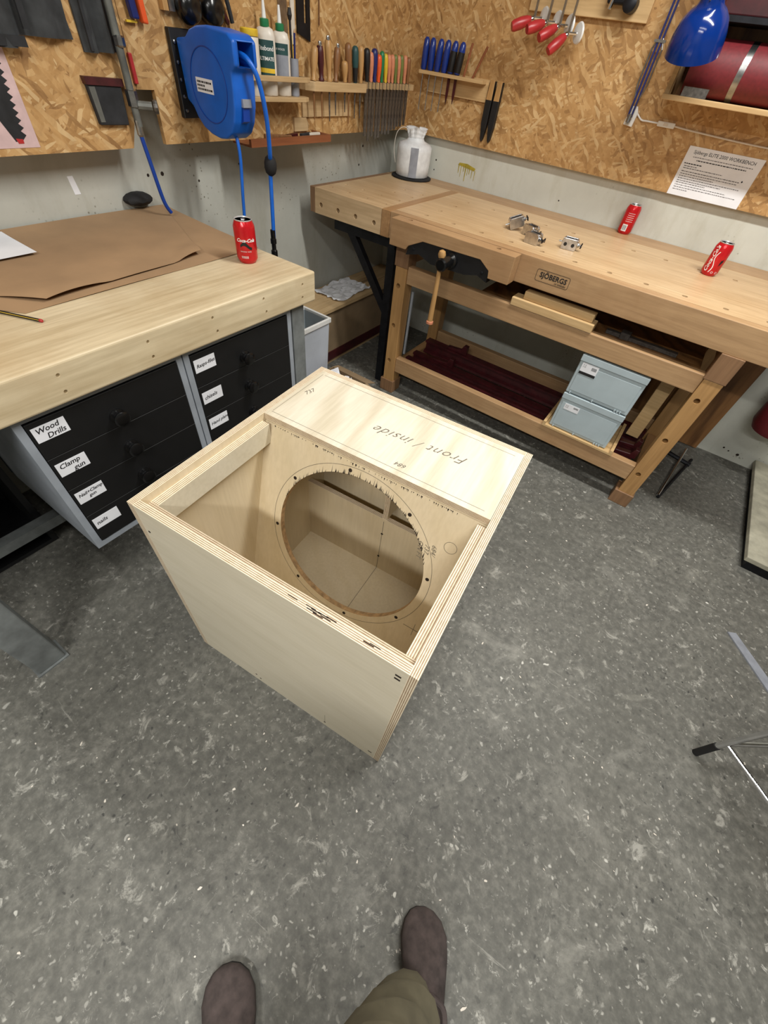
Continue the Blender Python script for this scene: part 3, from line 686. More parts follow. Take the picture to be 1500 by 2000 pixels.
MB().box((-.10, -.14, 0), (.13, -.136, .24)).box((-.10, .136, 0), (.13, .14, .24)).box((-.10, -.136, 0), (-.096, .136, .24)).box((.126, -.136, 0), (.13, .136, .24)).box((-.096, -.136, 0), (.126, .136, .004)).build('box_body', 'card', cb)
MB().add([(.128, -.14, .24), (.128, .14, .24), (.19, .15, .21), (.19, -.15, .21), (.128, -.14, .237), (.128, .14, .237), (.19, .15, .207), (.19, -.15, .207)], [(0, 1, 2, 3), (7, 6, 5, 4), (0, 4, 5, 1), (1, 5, 6, 2), (2, 6, 7, 3), (3, 7, 4, 0)]).build('flap', 'card', cb)
MB().add([(-.1, .138, .24), (.13, .138, .24), (.14, .20, .22), (-.11, .20, .22), (-.1, .138, .237), (.13, .138, .237), (.14, .20, .217), (-.11, .20, .217)], [(0, 1, 2, 3), (7, 6, 5, 4), (0, 4, 5, 1), (1, 5, 6, 2), (2, 6, 7, 3), (3, 7, 4, 0)]).build('flap', 'card', cb)
def crumple(x0, x1, y0, y1, z, amp, nx=10, ny=8, jag=.02, seed=1):
    rnd = random.Random(seed); g = [[rnd.uniform(0, amp) for _ in range(ny+1)] for _ in range(nx+1)]; jx = [rnd.uniform(-jag, jag) for _ in range(nx+ny+4)]
    def f(u, v):
        i, j = round(u*nx), round(v*ny); e = (jx[j] if i in (0, nx) else 0), (jx[i+3] if j in (0, ny) else 0)
        return (x0+(x1-x0)*u+e[0], y0+(y1-y0)*v+e[1], z+g[i][j])
    return MB().sheet(f, nx, ny, .0005)
tag(crumple(-.055, .055, -.07, .07, 0, .03, seed=4).build('crumpled_paper', 'paper', loc=(.585, -1.30, .243)), 'small crumpled white paper on top of the cardboard box', 'paper')
lx = thing('low_storage_box', 'long low hardboard box with red base strip along the left wall under the workbench', 'storage box', (0, 0, 0))
MB().box((-.068, -1.12, .03), (.165, -.03, .335)).build('box_body', 'card', lx)
for (x0, x1) in ((-.068, -.002), (.001, .09), (.093, .182)):
    o = MB().box((x0, -1.13, .335), (x1, -.02, .356)).build('lid_board', 'pine_y', lx, bevel=.002)
    if x0 == .001: cut(o, MB().box((.012, -.46, .3), (.068, -.26, .4)))
MB().box((.165, -1.12, .03), (.171, -.03, .085)).build('base_strip', 'maroon', lx)
MB().box((-.068, -1.10, 0), (.155, -.05, .03)).build('plinth', 'pine_y', lx)
tag(crumple(-.09, .115, -.16, .17, 0, .014, 12, 10, .012, 9).build('crumpled_paper', 'paper', loc=(.04, -.60, .358)), 'flattened crumpled white paper sheet on the low storage box', 'paper')
br = thing('wall_bracket', 'black steel triangular bracket below the left end of the workbench', 'bracket', (0, 0, 0))
MB().box((.135, -.79, .735), (.52, -.745, .785)).build('top_arm', 'blacksteel', br)
MB().box((.48, -.79, 0), (.525, -.745, .735)).build('upright', 'blacksteel', br)
MB().prism([(.215, .736), (.265, .736), (.5, .44), (.482, .40)], -.782, -.752, 'y').build('brace', 'blacksteel', br)

# ================================================================== under the workbench
def bar_clamp(y, x0, x1, label, heads, hgt=.06, wd=.05):
    c = thing('sash_clamp', label, 'clamp', (0, y, .152), group='maroon sash clamps under the workbench')
    MB().prism([(-wd/2, 0), (wd/2, 0), (wd/2, .014), (.008, .02), (.008, hgt-.016), (wd*.42, hgt-.012), (wd*.42, hgt), (-wd*.42, hgt), (-wd*.42, hgt-.012), (-.008, hgt-.016), (-.008, .02), (-wd/2, .014)], x0, x1, 'x').build('clamp_bar', 'maroon', c)
    for (hx, s) in heads:
        MB().prism([(hx, hgt), (hx+s*.13, hgt), (hx+s*.13, hgt+.05), (hx+s*.105, hgt+.052), (hx+s*.09, hgt+.02), (hx+s*.03, hgt+.014), (hx, hgt+.012)], -.016, .016, 'y').build('clamp_jaw', 'maroon', c, bevel=.002, seg=1)
    return c
bar_clamp(-.742, .66, 1.99, 'maroon sash clamp nearest the front stretcher under the workbench', [(1.905, .76)], .055, .04)
bar_clamp(-.665, .665, 2.0, 'middle maroon sash clamp under the workbench, carrying a sliding jaw', [(.80, 1), (1.906, .72)], .06, .045)
bar_clamp(-.50, .655, 2.0, 'rearmost maroon sash clamp under the workbench near the wall', [(.80, 1)], .075, .06)
# tray and folded crates
ty = thing('crate_tray', 'small raw board tray under the folded grey crates', 'tray', (0, 0, 0))
MB().box((1.545, -.846, .2262), (1.90, -.56, .236)).build('tray_board', 'pine', ty)
for x in (1.545, 1.885): MB().box((x, -.846, .236), (x+.014, -.56, .252)).build('tray_rim', 'pine', ty)
CR = [('pale grey folded plastic crate standing lower on the tray under the workbench', .2365, .189), ('pale grey folded plastic crate resting on the other one under the workbench', .4265, .189)]
for i, (lab, z0, h) in enumerate(CR):
    c = thing('folding_crate', lab, 'crate', (1.716, -.832, z0), 0, 'folded crates')
    w2 = .143; z1 = h
    MB().box((-w2, 0, .003), (w2, .21, z1-.003)).build('crate_body', 'crate', c, bevel=.004)
    MB().box((-w2-.001, -.006, z1-.03), (w2+.001, .002, z1-.001)).build('crate_rim', 'crate', c, bevel=.002)
    MB().box((-w2+.012, -.003, .018), (w2-.012, .003, z1-.045)).build('crate_panel', 'crate', c, bevel=.002)
    b = MB()
    for x in (-.125, -.02, .085, .097, .109): b.box((x, -.005, .002), (x+.006, .002, .012))
    b.build('crate_foot', 'crate', c)
    lw, lh = (.072, .052) if i else (.07, .03)
    lx0, lz0 = (-.128, z1-.085) if i else (-.115, z1-.078)
    l = MB().box((lx0, -.0042, lz0), (lx0+lw, -.0032, lz0+lh)).build('crate_label', 'paper', c)
    b = MB()
    if i: b.box((lx0, -.0046, lz0), (lx0+lw, -.0041, lz0+.012))
    for q in range(10): b.box((lx0+lw*.62+q*.0022, -.0046, lz0+lh*.55), (lx0+lw*.62+q*.0022+.0012, -.0041, lz0+lh*.82))
    b.build('barcode', 'ink', l)
    text('label_print', 'SMARTSTORE' if False else 'III III\nII IIII', .008, 'grey_ink', l, RW(lx0+.005, -.0045, lz0+lh-.012))
# planks on the upper stretcher
b = MB().box((1.19, -.845, .7012), (1.56, -.775, .735)); tag(b.build('wood_offcut', 'pine', None, bevel=.003), 'lower rough pine offcut on the upper stretcher below the bench top', 'offcut', 'pine offcuts')
b = MB().box((1.235, -.83, .7355), (1.545, -.785, .768)); tag(b.build('wood_offcut', 'pine', None, bevel=.003), 'upper rough pine offcut lying on another offcut below the bench top', 'offcut', 'pine offcuts')
b = MB().box((1.60, -.70, .6725), (1.90, -.675, .688)).box((1.66, -.708, .6725), (1.70, -.667, .70)); tag(b.build('sliding_gauge', 'filesteel', None, bevel=.001, seg=1), 'grey metal gauge lying on the dark shelf below the bench top', 'gauge')
b = MB().box((1.66, -.03, .005), (2.33, -.012, .74)); tag(b.build('plywood_sheet', 'dark_ply'), 'brown rotary-cut plywood sheet leaning on the wall behind the right bench leg', 'plywood sheet')
b = MB().box((1.915, -.60, .2262), (1.975, -.575, .61), Mx=Matrix.Translation((0, 0, 0))); tag(b.build('pale_batten', 'pine', None, bevel=.002), 'pale wooden batten standing under the bench beside the right leg', 'batten')
b = MB().box((.644, -.772, .2262), (.656, -.762, .57)); tag(b.build('pale_board', 'greycab', None, bevel=.002), 'narrow pale board standing against the left front leg of the workbench', 'board')
# small bar clamp on the floor
fc = thing('screw_clamp', 'small dark screw clamp on the floor behind the right workbench leg', 'clamp', (0, 0, 0))
MB().tube([(2.27, -.16, .045), (2.215, -.65, .012)], .007, 8).build('rod', 'chrome', fc)
MB().tube([(2.315, -.22, .03), (2.218, -.66, .010)], .008, 8).build('rod', 'blacksteel', fc)
MB().tube([(2.315, -.28, .03), (2.10, -.22, .03)], .012, 8).build('cross_bar', 'blacksteel', fc)
# right edge: slab, stool, bar, canister
sl = thing('cement_slab', 'grey cement-coloured board on a base coloured black as shade on the floor at the right edge', 'slab', (0, 0, 0))
MB().box((2.615, -.875, .045), (3.3, -.01, .07)).build('slab_top', 'conc', sl, bevel=.003)
MB().box((2.635, -.868, 0), (3.3, -.02, .045)).build('slab_shade_base', 'blacksteel', sl)  # black colour stands for the shadow below the overhanging board
so = thing('stool', 'chrome tubular stool standing at the right edge of the floor', 'stool', (0, 0, 0))
MB().tube([(2.557, -1.856, .10), (2.575, -1.852, .5), (2.60, -1.85, .70)], .0085, 12).build('leg', 'chrome', so, smooth=True)
MB().tube([(2.557, -1.856, 0), (2.557, -1.856, .10)], .0105, 12).build('rubber_foot', 'sooty', so, smooth=True)
for (fx, fy) in ((3.0, -1.55), (3.0, -1.80), (3.35, -1.70)):
    MB().tube([(fx, fy, .03), (fx*.7+2.9*.3, fy*.9-1.75*.1, .7)], .0085, 10).build('leg', 'chrome', so, smooth=True); MB().tube([(fx, fy, 0), (fx, fy, .03)], .0105, 12).build('rubber_foot', 'sooty', so)
MB().tube([(2.559, -1.856, .135), (2.74, -2.0, .135), (3.0, -1.80, .135)], .007, 10).build('brace', 'chrome', so)
MB().tube([(2.559, -1.856, .135), (3.0, -1.55, .135)], .007, 10).build('brace', 'chrome', so)
MB().lathe([(.2, .7), (.28, .705), (.28, .735), (.25, .745)], Matrix.Translation((2.86, -1.75, 0)), 28).build('seat', 'black', so, smooth=True)
b = MB().prism([(2.608, -1.292), (2.638, -1.276), (2.99, -1.66), (2.955, -1.69)], .0005, .006, 'z'); tag(b.build('flat_bar', 'tape'), 'grey flat metal bar lying on the floor at the right edge', 'metal bar')
cn = thing('red_canister', 'dark red rounded canister at the right edge above the cement slab', 'canister', (2.52, -.14, .0705))
MB().lathe([(.05, .215), (.085, .225), (.102, .26), (.105, .33), (.105, .55), (.06, .62), (.03, .64)], None, 28).build('canister_body', 'rollred', cn, smooth=True)
MB().box((-.04, .09, .3), (.04, .14, .42)).build('canister_hook', 'blacksteel', cn, bevel=.005)

# ================================================================== things on the workbench
sp = thing('twine_spool', 'large spool of white twine with a grey tape strip in the corner of the workbench', 'spool', (.168, -.13, H), math.radians(33))
MB().lathe([(.112, 0), (.116, .003), (.116, .007), (.09, .011)], None, 36).build('base_plate', 'sooty', sp, smooth=True)
MB().lathe([(.088, .011), (.094, .015), (.096, .06), (.097, .12), (.096, .140), (.086, .152), (.068, .158), (.05, .165), (.044, .175)], None, 36).build('twine_body', 'twine', sp, smooth=True, angle=60)
vs = []
b = MB()
pr = []
for i in range(6):
    z = .173+.04*i/5; r = .042+.012*(i/5)+.002*(i % 2); pr.append((r, z))
pr += [(.02, .215)]
def star(prof, n=40):
    vs, fs = [], []
    for r, h in prof:
        for j in range(n): q = r*(1+.12*math.sin(11*2*PI*j/n)*(h-.165)/.05); vs.append((q*math.cos(2*PI*j/n), q*math.sin(2*PI*j/n), h+.006*math.sin(3*2*PI*j/n)*(h-.165)/.05))
    for i in range(len(prof)-1):
        for j in range(n): fs.append((i*n+j, i*n+(j+1) % n, (i+1)*n+(j+1) % n, (i+1)*n+j))
    fs.append(tuple(range(len(vs)-n, len(vs)))); return vs, fs
b.add(*star(pr)); b.build('gathered_film', 'twine', sp)
b = MB(); n = 6
for j in range(n):
    a, a2 = -PI/2-.22+.44*j/n, -PI/2-.22+.44*(j+1)/n; r = .0985
    b.add([(r*math.cos(a), r*math.sin(a), .014), (r*math.cos(a2), r*math.sin(a2), .014), (r*math.cos(a2), r*math.sin(a2), .143), (r*math.cos(a), r*math.sin(a), .143)], [(0, 1, 2, 3)])
b.build('tape_strip', 'tape', sp)
MB().tube(smooth_path([(-.03, -.01, .20), (-.075, -.01, .212), (-.108, -.01, .185), (-.116, -.01, .12), (-.102, -.01, .06)]), .0016, 6).build('loose_end', 'glue', sp)
def clamp_block(label, loc, rz, kind, rot=None):
    c = thing('corner_clamp', label, 'clamp', loc, rz, 'small aluminium clamps', rot)
    b = MB()
    b.prism([(-.03, 0), (.03, 0), (.032, .004), (.032, .034), (.026, .042), (-.026, .042), (-.032, .034), (-.032, .004)], -.021, -.013, 'y').prism([(-.03, 0), (.03, 0), (.032, .004), (.032, .034), (.026, .042), (-.026, .042), (-.032, .034), (-.032, .004)], .013, .021, 'y')
    b.box((-.031, -.0135, 0), (-.022, .0135, .04)).box((.022, -.0135, 0), (.031, .0135, .04))
    b.build('clamp_body', 'alu', c, bevel=.0015, seg=1)
    MB().tube([(-.048, 0, .022), (.052, 0, .022)], .0032, 8).build('bolt', 'steel', c)
    MB().lathe([(.009, 0), (.009, .006), (.006, .008)], axis_frame((.033, 0, .022), (1, 0, 0)), 12).build('nut', 'steel', c)
    MB().prism([(-.012, .014), (0, .019), (.012, .014), (.014, .03), (0, .025), (-.014, .03)], .046, .051, 'x').build('wing_nut', 'blacksteel', c)
    if kind:
        MB().lathe([(.007, 0), (.007, .0015), (.003, .0015)], axis_frame((-.016, -.021, .02), (0, -1, 0)), 12).build('socket', 'black', c); MB().lathe([(.007, 0), (.007, .0015), (.003, .0015)], axis_frame((.016, -.021, .02), (0, -1, 0)), 12).build('socket', 'black', c)
clamp_block('small aluminium clamp propped up, leftmost of the clamps on the workbench', (1.02, -.55, H+.012), math.radians(35), 0, (0, math.radians(-22), math.radians(32)))
clamp_block('small aluminium clamp in the middle of the clump of three on the workbench', (1.098, -.578, H), math.radians(-25), 0)
clamp_block('small aluminium clamp nearest the bench front edge in the clump of three', (1.15, -.678, H), math.radians(-8), 0)
clamp_block('small aluminium clamp standing alone right of the other clamps on the workbench', (1.29, -.60, H), math.radians(6), 1)

# ================================================================== left wall: hose reel, pipe, tools
rl = thing('hose_reel', 'blue wall-mounted air hose reel on the left strand board', 'hose reel', (0, 0, 0))
MB().box((.03, -1.515, 1.155), (.05, -1.405, 1.365)).build('wall_bracket', 'black', rl, bevel=.002, seg=1)
b = MB()
for z in (1.175, 1.21, 1.25, 1.29, 1.335): b.lathe([(.005, 0), (.005, .003), (.002, .004)], axis_frame((.05, -1.503, z), (1, 0, 0)), 10)
b.build('bracket_bolt', 'steel', rl)
prof = [(.055, 1.345), (.10, 1.35), (.125, 1.368), (.16, 1.378), (.21, 1.383), (.30, 1.376), (.322, 1.362), (.322, 1.308), (.30, 1.294), (.301, 1.26), (.297, 1.215), (.285, 1.175), (.265, 1.145), (.235, 1.128), (.20, 1.124), (.16, 1.130), (.125, 1.143), (.10, 1.165), (.085, 1.19), (.06, 1.205)]
o = MB().prism(prof, -1.5, -1.405, 'y').build('reel_housing', 'blue', rl, bevel=.007, seg=3, smooth=True, angle=50)
cut(o, MB().box((.25, -1.482, 1.306), (.36, -1.421, 1.360)))
MB().box((.252, -1.481, 1.308), (.256, -1.422, 1.358)).build('outlet_inside', 'sooty', rl)
b = MB(); n = 48
pts = [(.185+.085*math.cos(2*PI*j/n), -1.5005, 1.25+.088*math.sin(2*PI*j/n)) for j in range(n+1)]
b.tube(pts, .0016, 6); b.build('groove_ring', 'blue_dark', rl)
MB().prism([(.19, 1.13), (.297, 1.18), (.303, 1.235), (.29, 1.22), (.25, 1.15), (.2, 1.127)], -1.468, -1.44, 'y').build('housing_rib', 'blue_dark', rl)
MB().box((.296, -1.47, 1.215), (.306, -1.435, 1.235)).build('latch', 'tape', rl)
lb_ = MB().prism([(.125, 1.232), (.205, 1.232), (.205, 1.266), (.125, 1.266)], -1.5012, -1.5002, 'y').build('warning_label', 'paper', rl)
b = MB(); rq = random.Random(8)
for z, x1 in ((1.2545, .2), (1.246, .165), (1.2375, .2)):
    x = .13
    while x < x1: l = rq.uniform(.003, .009); b.prism([(x, z), (min(x+l, x1), z), (min(x+l, x1), z+.0048), (x, z+.0048)], -1.5016, -1.5013, 'y'); x += l+.002
b.build('label_print', 'ink', lb_)
hs = MB().tube(smooth_path([(.285, -1.452, 1.335), (.325, -1.45, 1.325), (.345, -1.432, 1.285), (.345, -1.41, 1.20), (.325, -1.388, 1.10), (.307, -1.376, 1.05), (.306, -1.386, .84), (.306, -1.39, .78)]), .0075, 12).build('hose', 'hose', rl, smooth=True)
MB().lathe([(.008, -.03), (.018, -.022), (.0225, -.008), (.0225, .008), (.018, .022), (.008, .03)], axis_frame((.308, -1.374, 1.062), (.03, .03, 1)), 20).build('stop_ball', 'sooty', hs, smooth=True)
MB().lathe([(.0095, .06), (.0095, .03), (.012, .028), (.012, .012), (.009, .01), (.009, -.01), (.013, -.014), (.013, -.06), (.010, -.064), (.013, -.068), (.013, -.10)], Matrix.Translation((.306, -1.39, .80)), 16).build('coupling', 'black_gloss', hs, smooth=True, angle=30)
MB().tube(smooth_path([(.24, -1.46, 1.14), (.25, -1.462, 1.08), (.245, -1.47, .95), (.24, -1.475, .80), (.24, -1.475, .60)]), .0058, 10).build('supply_hose', 'hose', rl, smooth=True)
pp = thing('air_pipe', 'vertical grey compressed air pipe with valve on the left wall', 'pipe', (0, 0, 0))
MB().tube([(.06, -1.70, 2.3), (.06, -1.705, 1.14)], .011, 12).build('pipe_run', 'pipe', pp, smooth=True)
MB().lathe([(.014, .02), (.017, .018), (.017, -.018), (.014, -.02)], Matrix.Translation((.06, -1.704, 1.205)), 6).build('elbow_nut', 'steel', pp)
MB().tube([(.06, -1.70, 1.19), (.09, -1.66, 1.19)], .012, 10).build('valve_body', 'pipe', pp); MB().lathe([(.016, 0), (.018, .006), (.016, .012)], axis_frame((.09, -1.655, 1.19), (.6, .8, 0)), 12).build('valve_cap', 'filesteel', pp)
MB().lathe([(.010, .02), (.010, -.015), (.007, -.02)], Matrix.Translation((.06, -1.707, 1.135)), 10).build('ferrule', 'steel', pp)
MB().lathe([(.013, .012), (.016, .008), (.016, -.008), (.013, -.012)], Matrix.Translation((.062, -1.701, 1.325)), 8).build('pipe_clip', 'steel', pp)
MB().tube(smooth_path([(.06, -1.708, 1.125), (.062, -1.70, 1.05), (.062, -1.685, .94), (.06, -1.665, .90)]), .0065, 10).build('drop_hose', 'blue_dark', pp, smooth=True)
b = MB().lathe([(.02, .0), (.055, .006), (.05, .03), (.02, .045)], axis_frame((-.068, -1.715, .938), (1, 0, .1)), 14); b.v = [(x, y*1+(-1.73-y)*-.5*0, .924+(z-.938)*.38) for x, y, z in b.v]
tag(b.build('rubber_cap', 'sooty', None, smooth=True), 'black rubber cap on the left wall just above the kraft paper', 'cap')
# hanging leather aprons
def cloth(poly_bottom, z_top, x, y0, y1, tilt, folds, seed):
    rnd = random.Random(seed)
    def f(u, v):
        y = (y0+(y1-y0)*u); z = poly_bottom(u)*(1-v)+z_top*v
        return (x+.012+.012*math.sin(folds*u*PI+seed)+.006*rnd.random(), y+tilt*(1-v), z)
    mb = MB(); nu, nv = 14, 12; F = [[f(i/nu, j/nv) for i in range(nu+1)] for j in range(nv+1)]
    W = nu+1; vs = [p for r in F for p in r]; n = len(vs); vs += [(p[0]-.008, p[1], p[2]) for p in vs]; fs = []
    for j in range(nv):
        for i in range(nu): q = (j*W+i, j*W+i+1, (j+1)*W+i+1, (j+1)*W+i); fs += [q, tuple(n+k for k in q[::-1])]
    rim = list(range(W))+[j*W+nu for j in range(1, nv+1)]+[nv*W+i for i in range(nu-1, -1, -1)]+[j*W for j in range(nv-1, 0, -1)]
    for a, c in zip(rim, rim[1:]+rim[:1]): fs.append((a, c, n+c, n+a))
    return mb.add(vs, fs)
ap = thing('leather_apron', 'dark grey leather apron hanging at the top left corner of the left wall', 'apron', (0, 0, 0), group='leather aprons')
cloth(lambda u: 1.295 if u < .45 else 1.318, 1.75, .032, -2.12, -1.835, .012, 5, 2).build('apron_cloth', 'felt', ap, smooth=True)
MB().box((.052, -2.11, 1.298), (.058, -1.96, 1.318)).build('apron_hem', 'felt2', ap)
MB().prism([(-1.955, 1.33), (-1.94, 1.33), (-1.915, 1.7), (-1.93, 1.7)], .05, .058, 'x').build('apron_strap', 'felt2', ap)
ap = thing('leather_apron', 'dark grey leather apron hanging beside the grey air pipe', 'apron', (0, 0, 0), group='leather aprons')
cloth(lambda u: 1.296+.004*u, 1.75, .032, -1.80, -1.70, .0, 4, 5).build('apron_cloth', 'felt', ap, smooth=True)
MB().prism([(-1.79, 1.30), (-1.775, 1.30), (-1.765, 1.7), (-1.78, 1.7)], .05, .058, 'x').build('apron_strap', 'felt2', ap)
# poster of a saw blade
ps = thing('saw_poster', 'narrow pinkish poster showing a dark serrated saw blade on the left wall', 'poster', (0, 0, 0))
MB().prism([(-2.20, 1.10), (-2.017, 1.098), (-2.014, 1.30), (-2.20, 1.30)], .03, .0312, 'x').build('poster_sheet', 'pink_print', ps)
teeth = [(-2.075, 1.112), (-2.055, 1.115)]
z = 1.125; y = -2.05
for i in range(11): teeth += [(y+.008, z), (y-.002, z+.009)]; z += .0155; y += .0012
teeth += [(-2.05, 1.298), (-2.10, 1.298), (-2.11, 1.22), (-2.095, 1.16)]
MB().prism(teeth, .0313, .0318, 'x').build('printed_blade', 'felt2', ps)
MB().prism([(-2.07, 1.108), (-2.056, 1.108), (-2.055, 1.117), (-2.073, 1.119)], .0319, .0322, 'x').build('printed_tip', 'red', ps)
# black pouch with red edge
po = thing('tool_pouch', 'flat black tool pouch with a dark red top edge on the left wall', 'pouch', (0, 0, 0))
MB().prism([(-1.822, 1.143), (-1.728, 1.141), (-1.722, 1.23), (-1.83, 1.235)], .03, .045, 'x').build('pouch_body', 'felt2', po, bevel=.003)
MB().prism([(-1.832, 1.232), (-1.716, 1.229), (-1.715, 1.246), (-1.834, 1.249)], .03, .049, 'x').build('red_edge', 'maroon', po)
MB().prism([(-1.820, 1.15), (-1.806, 1.15), (-1.808, 1.228), (-1.826, 1.228)], .045, .047, 'x').build('pouch_strip', 'pipe', po)
tag(MB().box((.03, -1.668, 1.235), (.04, -1.656, 1.302)).build('red_strip', 'red', None, bevel=.002), 'short dark red strip on the board right of the grey pipe', 'strip')
# handles poking in at the top
hk = thing('handsaw', 'orange and navy saw handle hanging at the top edge of the left wall', 'saw', (0, 0, 0))
MB().prism([(-1.632, 1.372), (-1.61, 1.372), (-1.618, 1.46), (-1.64, 1.46)], .035, .055, 'x').build('grip', 'navy', hk, bevel=.004)
MB().prism([(-1.602, 1.366), (-1.585, 1.364), (-1.59, 1.46), (-1.61, 1.46)], .035, .058, 'x').build('grip', 'orange', hk, bevel=.004)
MB().box((.035, -1.648, 1.364), (.042, -1.614, 1.369)).build('trim', 'yellow', hk)
MB().box((.04, -1.64, 1.458), (.043, -1.58, 1.9)).build('blade', 'steel', hk)
bp = thing('block_plane', 'small hand plane with a steel sole hanging above the hose reel', 'hand plane', (0, 0, 0))
MB().box((.03, -1.518, 1.398), (.05, -1.50, 1.50)).build('wood_body', 'tan_wood', bp); MB().box((.03, -1.4985, 1.398), (.052, -1.478, 1.50)).build('sole', 'steel', bp)
em = thing('ear_defenders', 'pair of black ear defenders hanging above the blue hose reel', 'ear defenders', (0, 0, 0))
for yy in (-1.435, -1.345): MB().lathe([(.015, 0), (.036, .006), (.042, .02), (.040, .045), (.030, .058), (.012, .063)], axis_frame((.033, yy, 1.415), (1, 0, 0)), 24).build('ear_cup', 'black_gloss', em, smooth=True)
MB().tube(smooth_path([(.06, -1.435, 1.455), (.06, -1.43, 1.53), (.06, -1.39, 1.57), (.06, -1.35, 1.53), (.06, -1.345, 1.455)]), .008, 8).build('head_band', 'black', em)
plr = thing('pliers', 'pliers with dark red grips hanging between ear defenders and glue bottles', 'pliers', (0, 0, 0))
MB().tube(smooth_path([(.045, -1.31, 1.47), (.045, -1.295, 1.43), (.045, -1.265, 1.388)]), [.008]*12+[.005], 8).build('grip', 'maroon', plr, smooth=True); MB().tube(smooth_path([(.05, -1.28, 1.48), (.05, -1.262, 1.43), (.05, -1.252, 1.392)]), .007, 8).build('grip', 'felt2', plr, smooth=True)
MB().box((.04, -1.305, 1.468), (.055, -1.275, 1.52)).build('jaw', 'steel', plr)
# glue rack
gr = thing('glue_rack', 'two-rail pale wooden rack holding glue bottles on the left wall', 'rack', (0, 0, 0))
MB().box((.03, -1.25, 1.20), (.042, -.95, 1.30)).build('back_board', 'pine_y', gr)
MB().prism([(.042, -1.25), (.11, -1.25), (.118, -.96), (.105, -.93), (.085, -.925), (.042, -.93)], 1.205, 1.219, 'z').build('rail', 'pine_y', gr, bevel=.002)
MB().prism([(.108, -1.25), (.126, -1.25), (.126, -.96), (.118, -.935), (.108, -.935)], 1.262, 1.277, 'z').build('rail', 'pine_y', gr, bevel=.002)
MB().box((.042, -.945, 1.262), (.108, -.935, 1.277)).build('rail_end', 'pine_y', gr)
def glue(y, lab, sc_, front, s1, s2, cap='green'):
    g = thing('glue_bottle', lab, 'glue bottle', (.078, y, 1.2195), math.radians(38), 'glue bottles')
    g.scale = (sc_, sc_, sc_)
    def oval(pr): 
        mb = MB().lathe(pr, None, 28); mb.v = [(x*1.0, yy*.62, zz) for x, yy, zz in mb.v]; return mb
    oval([(.028, 0), (.033, .004), (.034, .06), (.034, .155), (.028, .172), (.014, .178)]).build('bottle_body', 'glue', g, smooth=True, angle=50)
    MB().lathe([(.0155, .176), (.0165, .178), (.016, .194), (.012, .196)], None, 20).build('cap', cap, g, smooth=True); MB().lathe([(.008, .196), (.0065, .215), (.0045, .235), (.004, .24)], None, 14).build('nozzle', 'white', g, smooth=True)
    def wp(x, z): a = x/.034; return Vector((.0343*math.sin(a), -.0343*.62*math.cos(a)-.0003, z))
    def band(z0, z1, mat, e=0, x0=-.034, x1=.034):
        mb = MB(); k = 8
        for j in range(k):
            a, c = x0+(x1-x0)*j/k, x0+(x1-x0)*(j+1)/k; q = [wp(a, z0), wp(c, z0), wp(c, z1), wp(a, z1)]; mb.add([(p.x, p.y-e, p.z) for p in q], [(0, 1, 2, 3)])
        return mb.build('bottle_label', mat, g)
    if front:
        l1 = band(.055, .145, 'teal'); band(.062, .074, 'yellow', .0004)
        for s, zz, sz in ((s1, .119, .017), (s2, .094, .0135)): text('label_print', s, sz, 'white', l1, None, lambda co, zz=zz: wp(co.x, zz+co.y)+Vector((0, -.0006, 0)), align='CENTER', bold=.0003)
    else:
        l1 = band(.055, .145, 'tape'); band(.115, .145, 'teal', .0004)
        text('label_print', s1, .008, 'white', l1, None, lambda co: wp(co.x, .127+co.y)+Vector((0, -.0009, 0)), align='CENTER')
glue(-1.128, 'cream glue bottle with green cap and dark green front label', 1.0, True, 'Titebond', 'ULTIMATE')
glue(-1.052, 'cream glue bottle with green cap turned to show its grey back label', .97, False, 'III WOOD', '')
jr = thing('glue_jar', 'cream plastic jar with a yellow lid behind the hose reel', 'jar', (.078, -1.205, 1.2195), 0)
MB().lathe([(.028, 0), (.03, .004), (.03, .145), (.026, .15)], None, 24).build('jar_body', 'glue', jr, smooth=True, angle=50); MB().lathe([(.0305, .15), (.031, .152), (.031, .165), (.028, .168)], None, 24).build('jar_lid', 'yellow', jr, smooth=True)
cu = thing('pen_cup', 'grey tube with brush and pencils at the end of the glue rack', 'cup', (.078, -.985, 1.2195), 0)
MB().lathe([(.018, 0), (.019, .003), (.019, .105), (.016, .105), (.016, .01)], None, 20).build('tube', 'tape', cu)
for lab, dx, m1, h, nm in (('yellow pencil standing in the grey tube', -.006, 'yellow', .15, 'pencil'), ('purple pen standing in the grey tube', .008, 'navy', .16, 'pen'), ('black brush standing in the grey tube', -.009, 'black', .19, 'brush')):
    q = thing(nm, lab, nm, (.078, -.985, 1.231), 0); dy = dx
    MB().tube([(.004*(1 if dx < 0 else -1), dy, .0), (.0, dy*1.3, h)], .0038 if nm != 'brush' else .004, 8).build('shaft', m1, q)
    if nm == 'brush': MB().lathe([(.006, 0), (.009, .012), (.006, .03)], Matrix.Translation((0, dy*1.3, h)), 10).build('bristles', 'black', q)
    else: MB().lathe([(.0038, 0), (.001, .01)], Matrix.Translation((0, dy*1.3, h)), 8).build('tip', 'tan_wood', q)
sq = thing('steel_square', 'dark steel square with a long slot hanging at the top of the left wall', 'steel square', (0, 0, 0))
o = MB().prism([(-.912, 1.392), (-.838, 1.372), (-.836, 1.8), (-.91, 1.8)], .032, .038, 'x').build('blade', 'blacksteel', sq); cut(o, MB().box((.02, -.872, 1.42), (.05, -.858, 1.75)))
sq = thing('steel_rule', 'bright steel rule hanging behind the glue bottles', 'steel rule', (0, 0, 0)); MB().box((.032, -1.01, 1.335), (.036, -.965, 1.8)).build('blade', 'steel', sq)
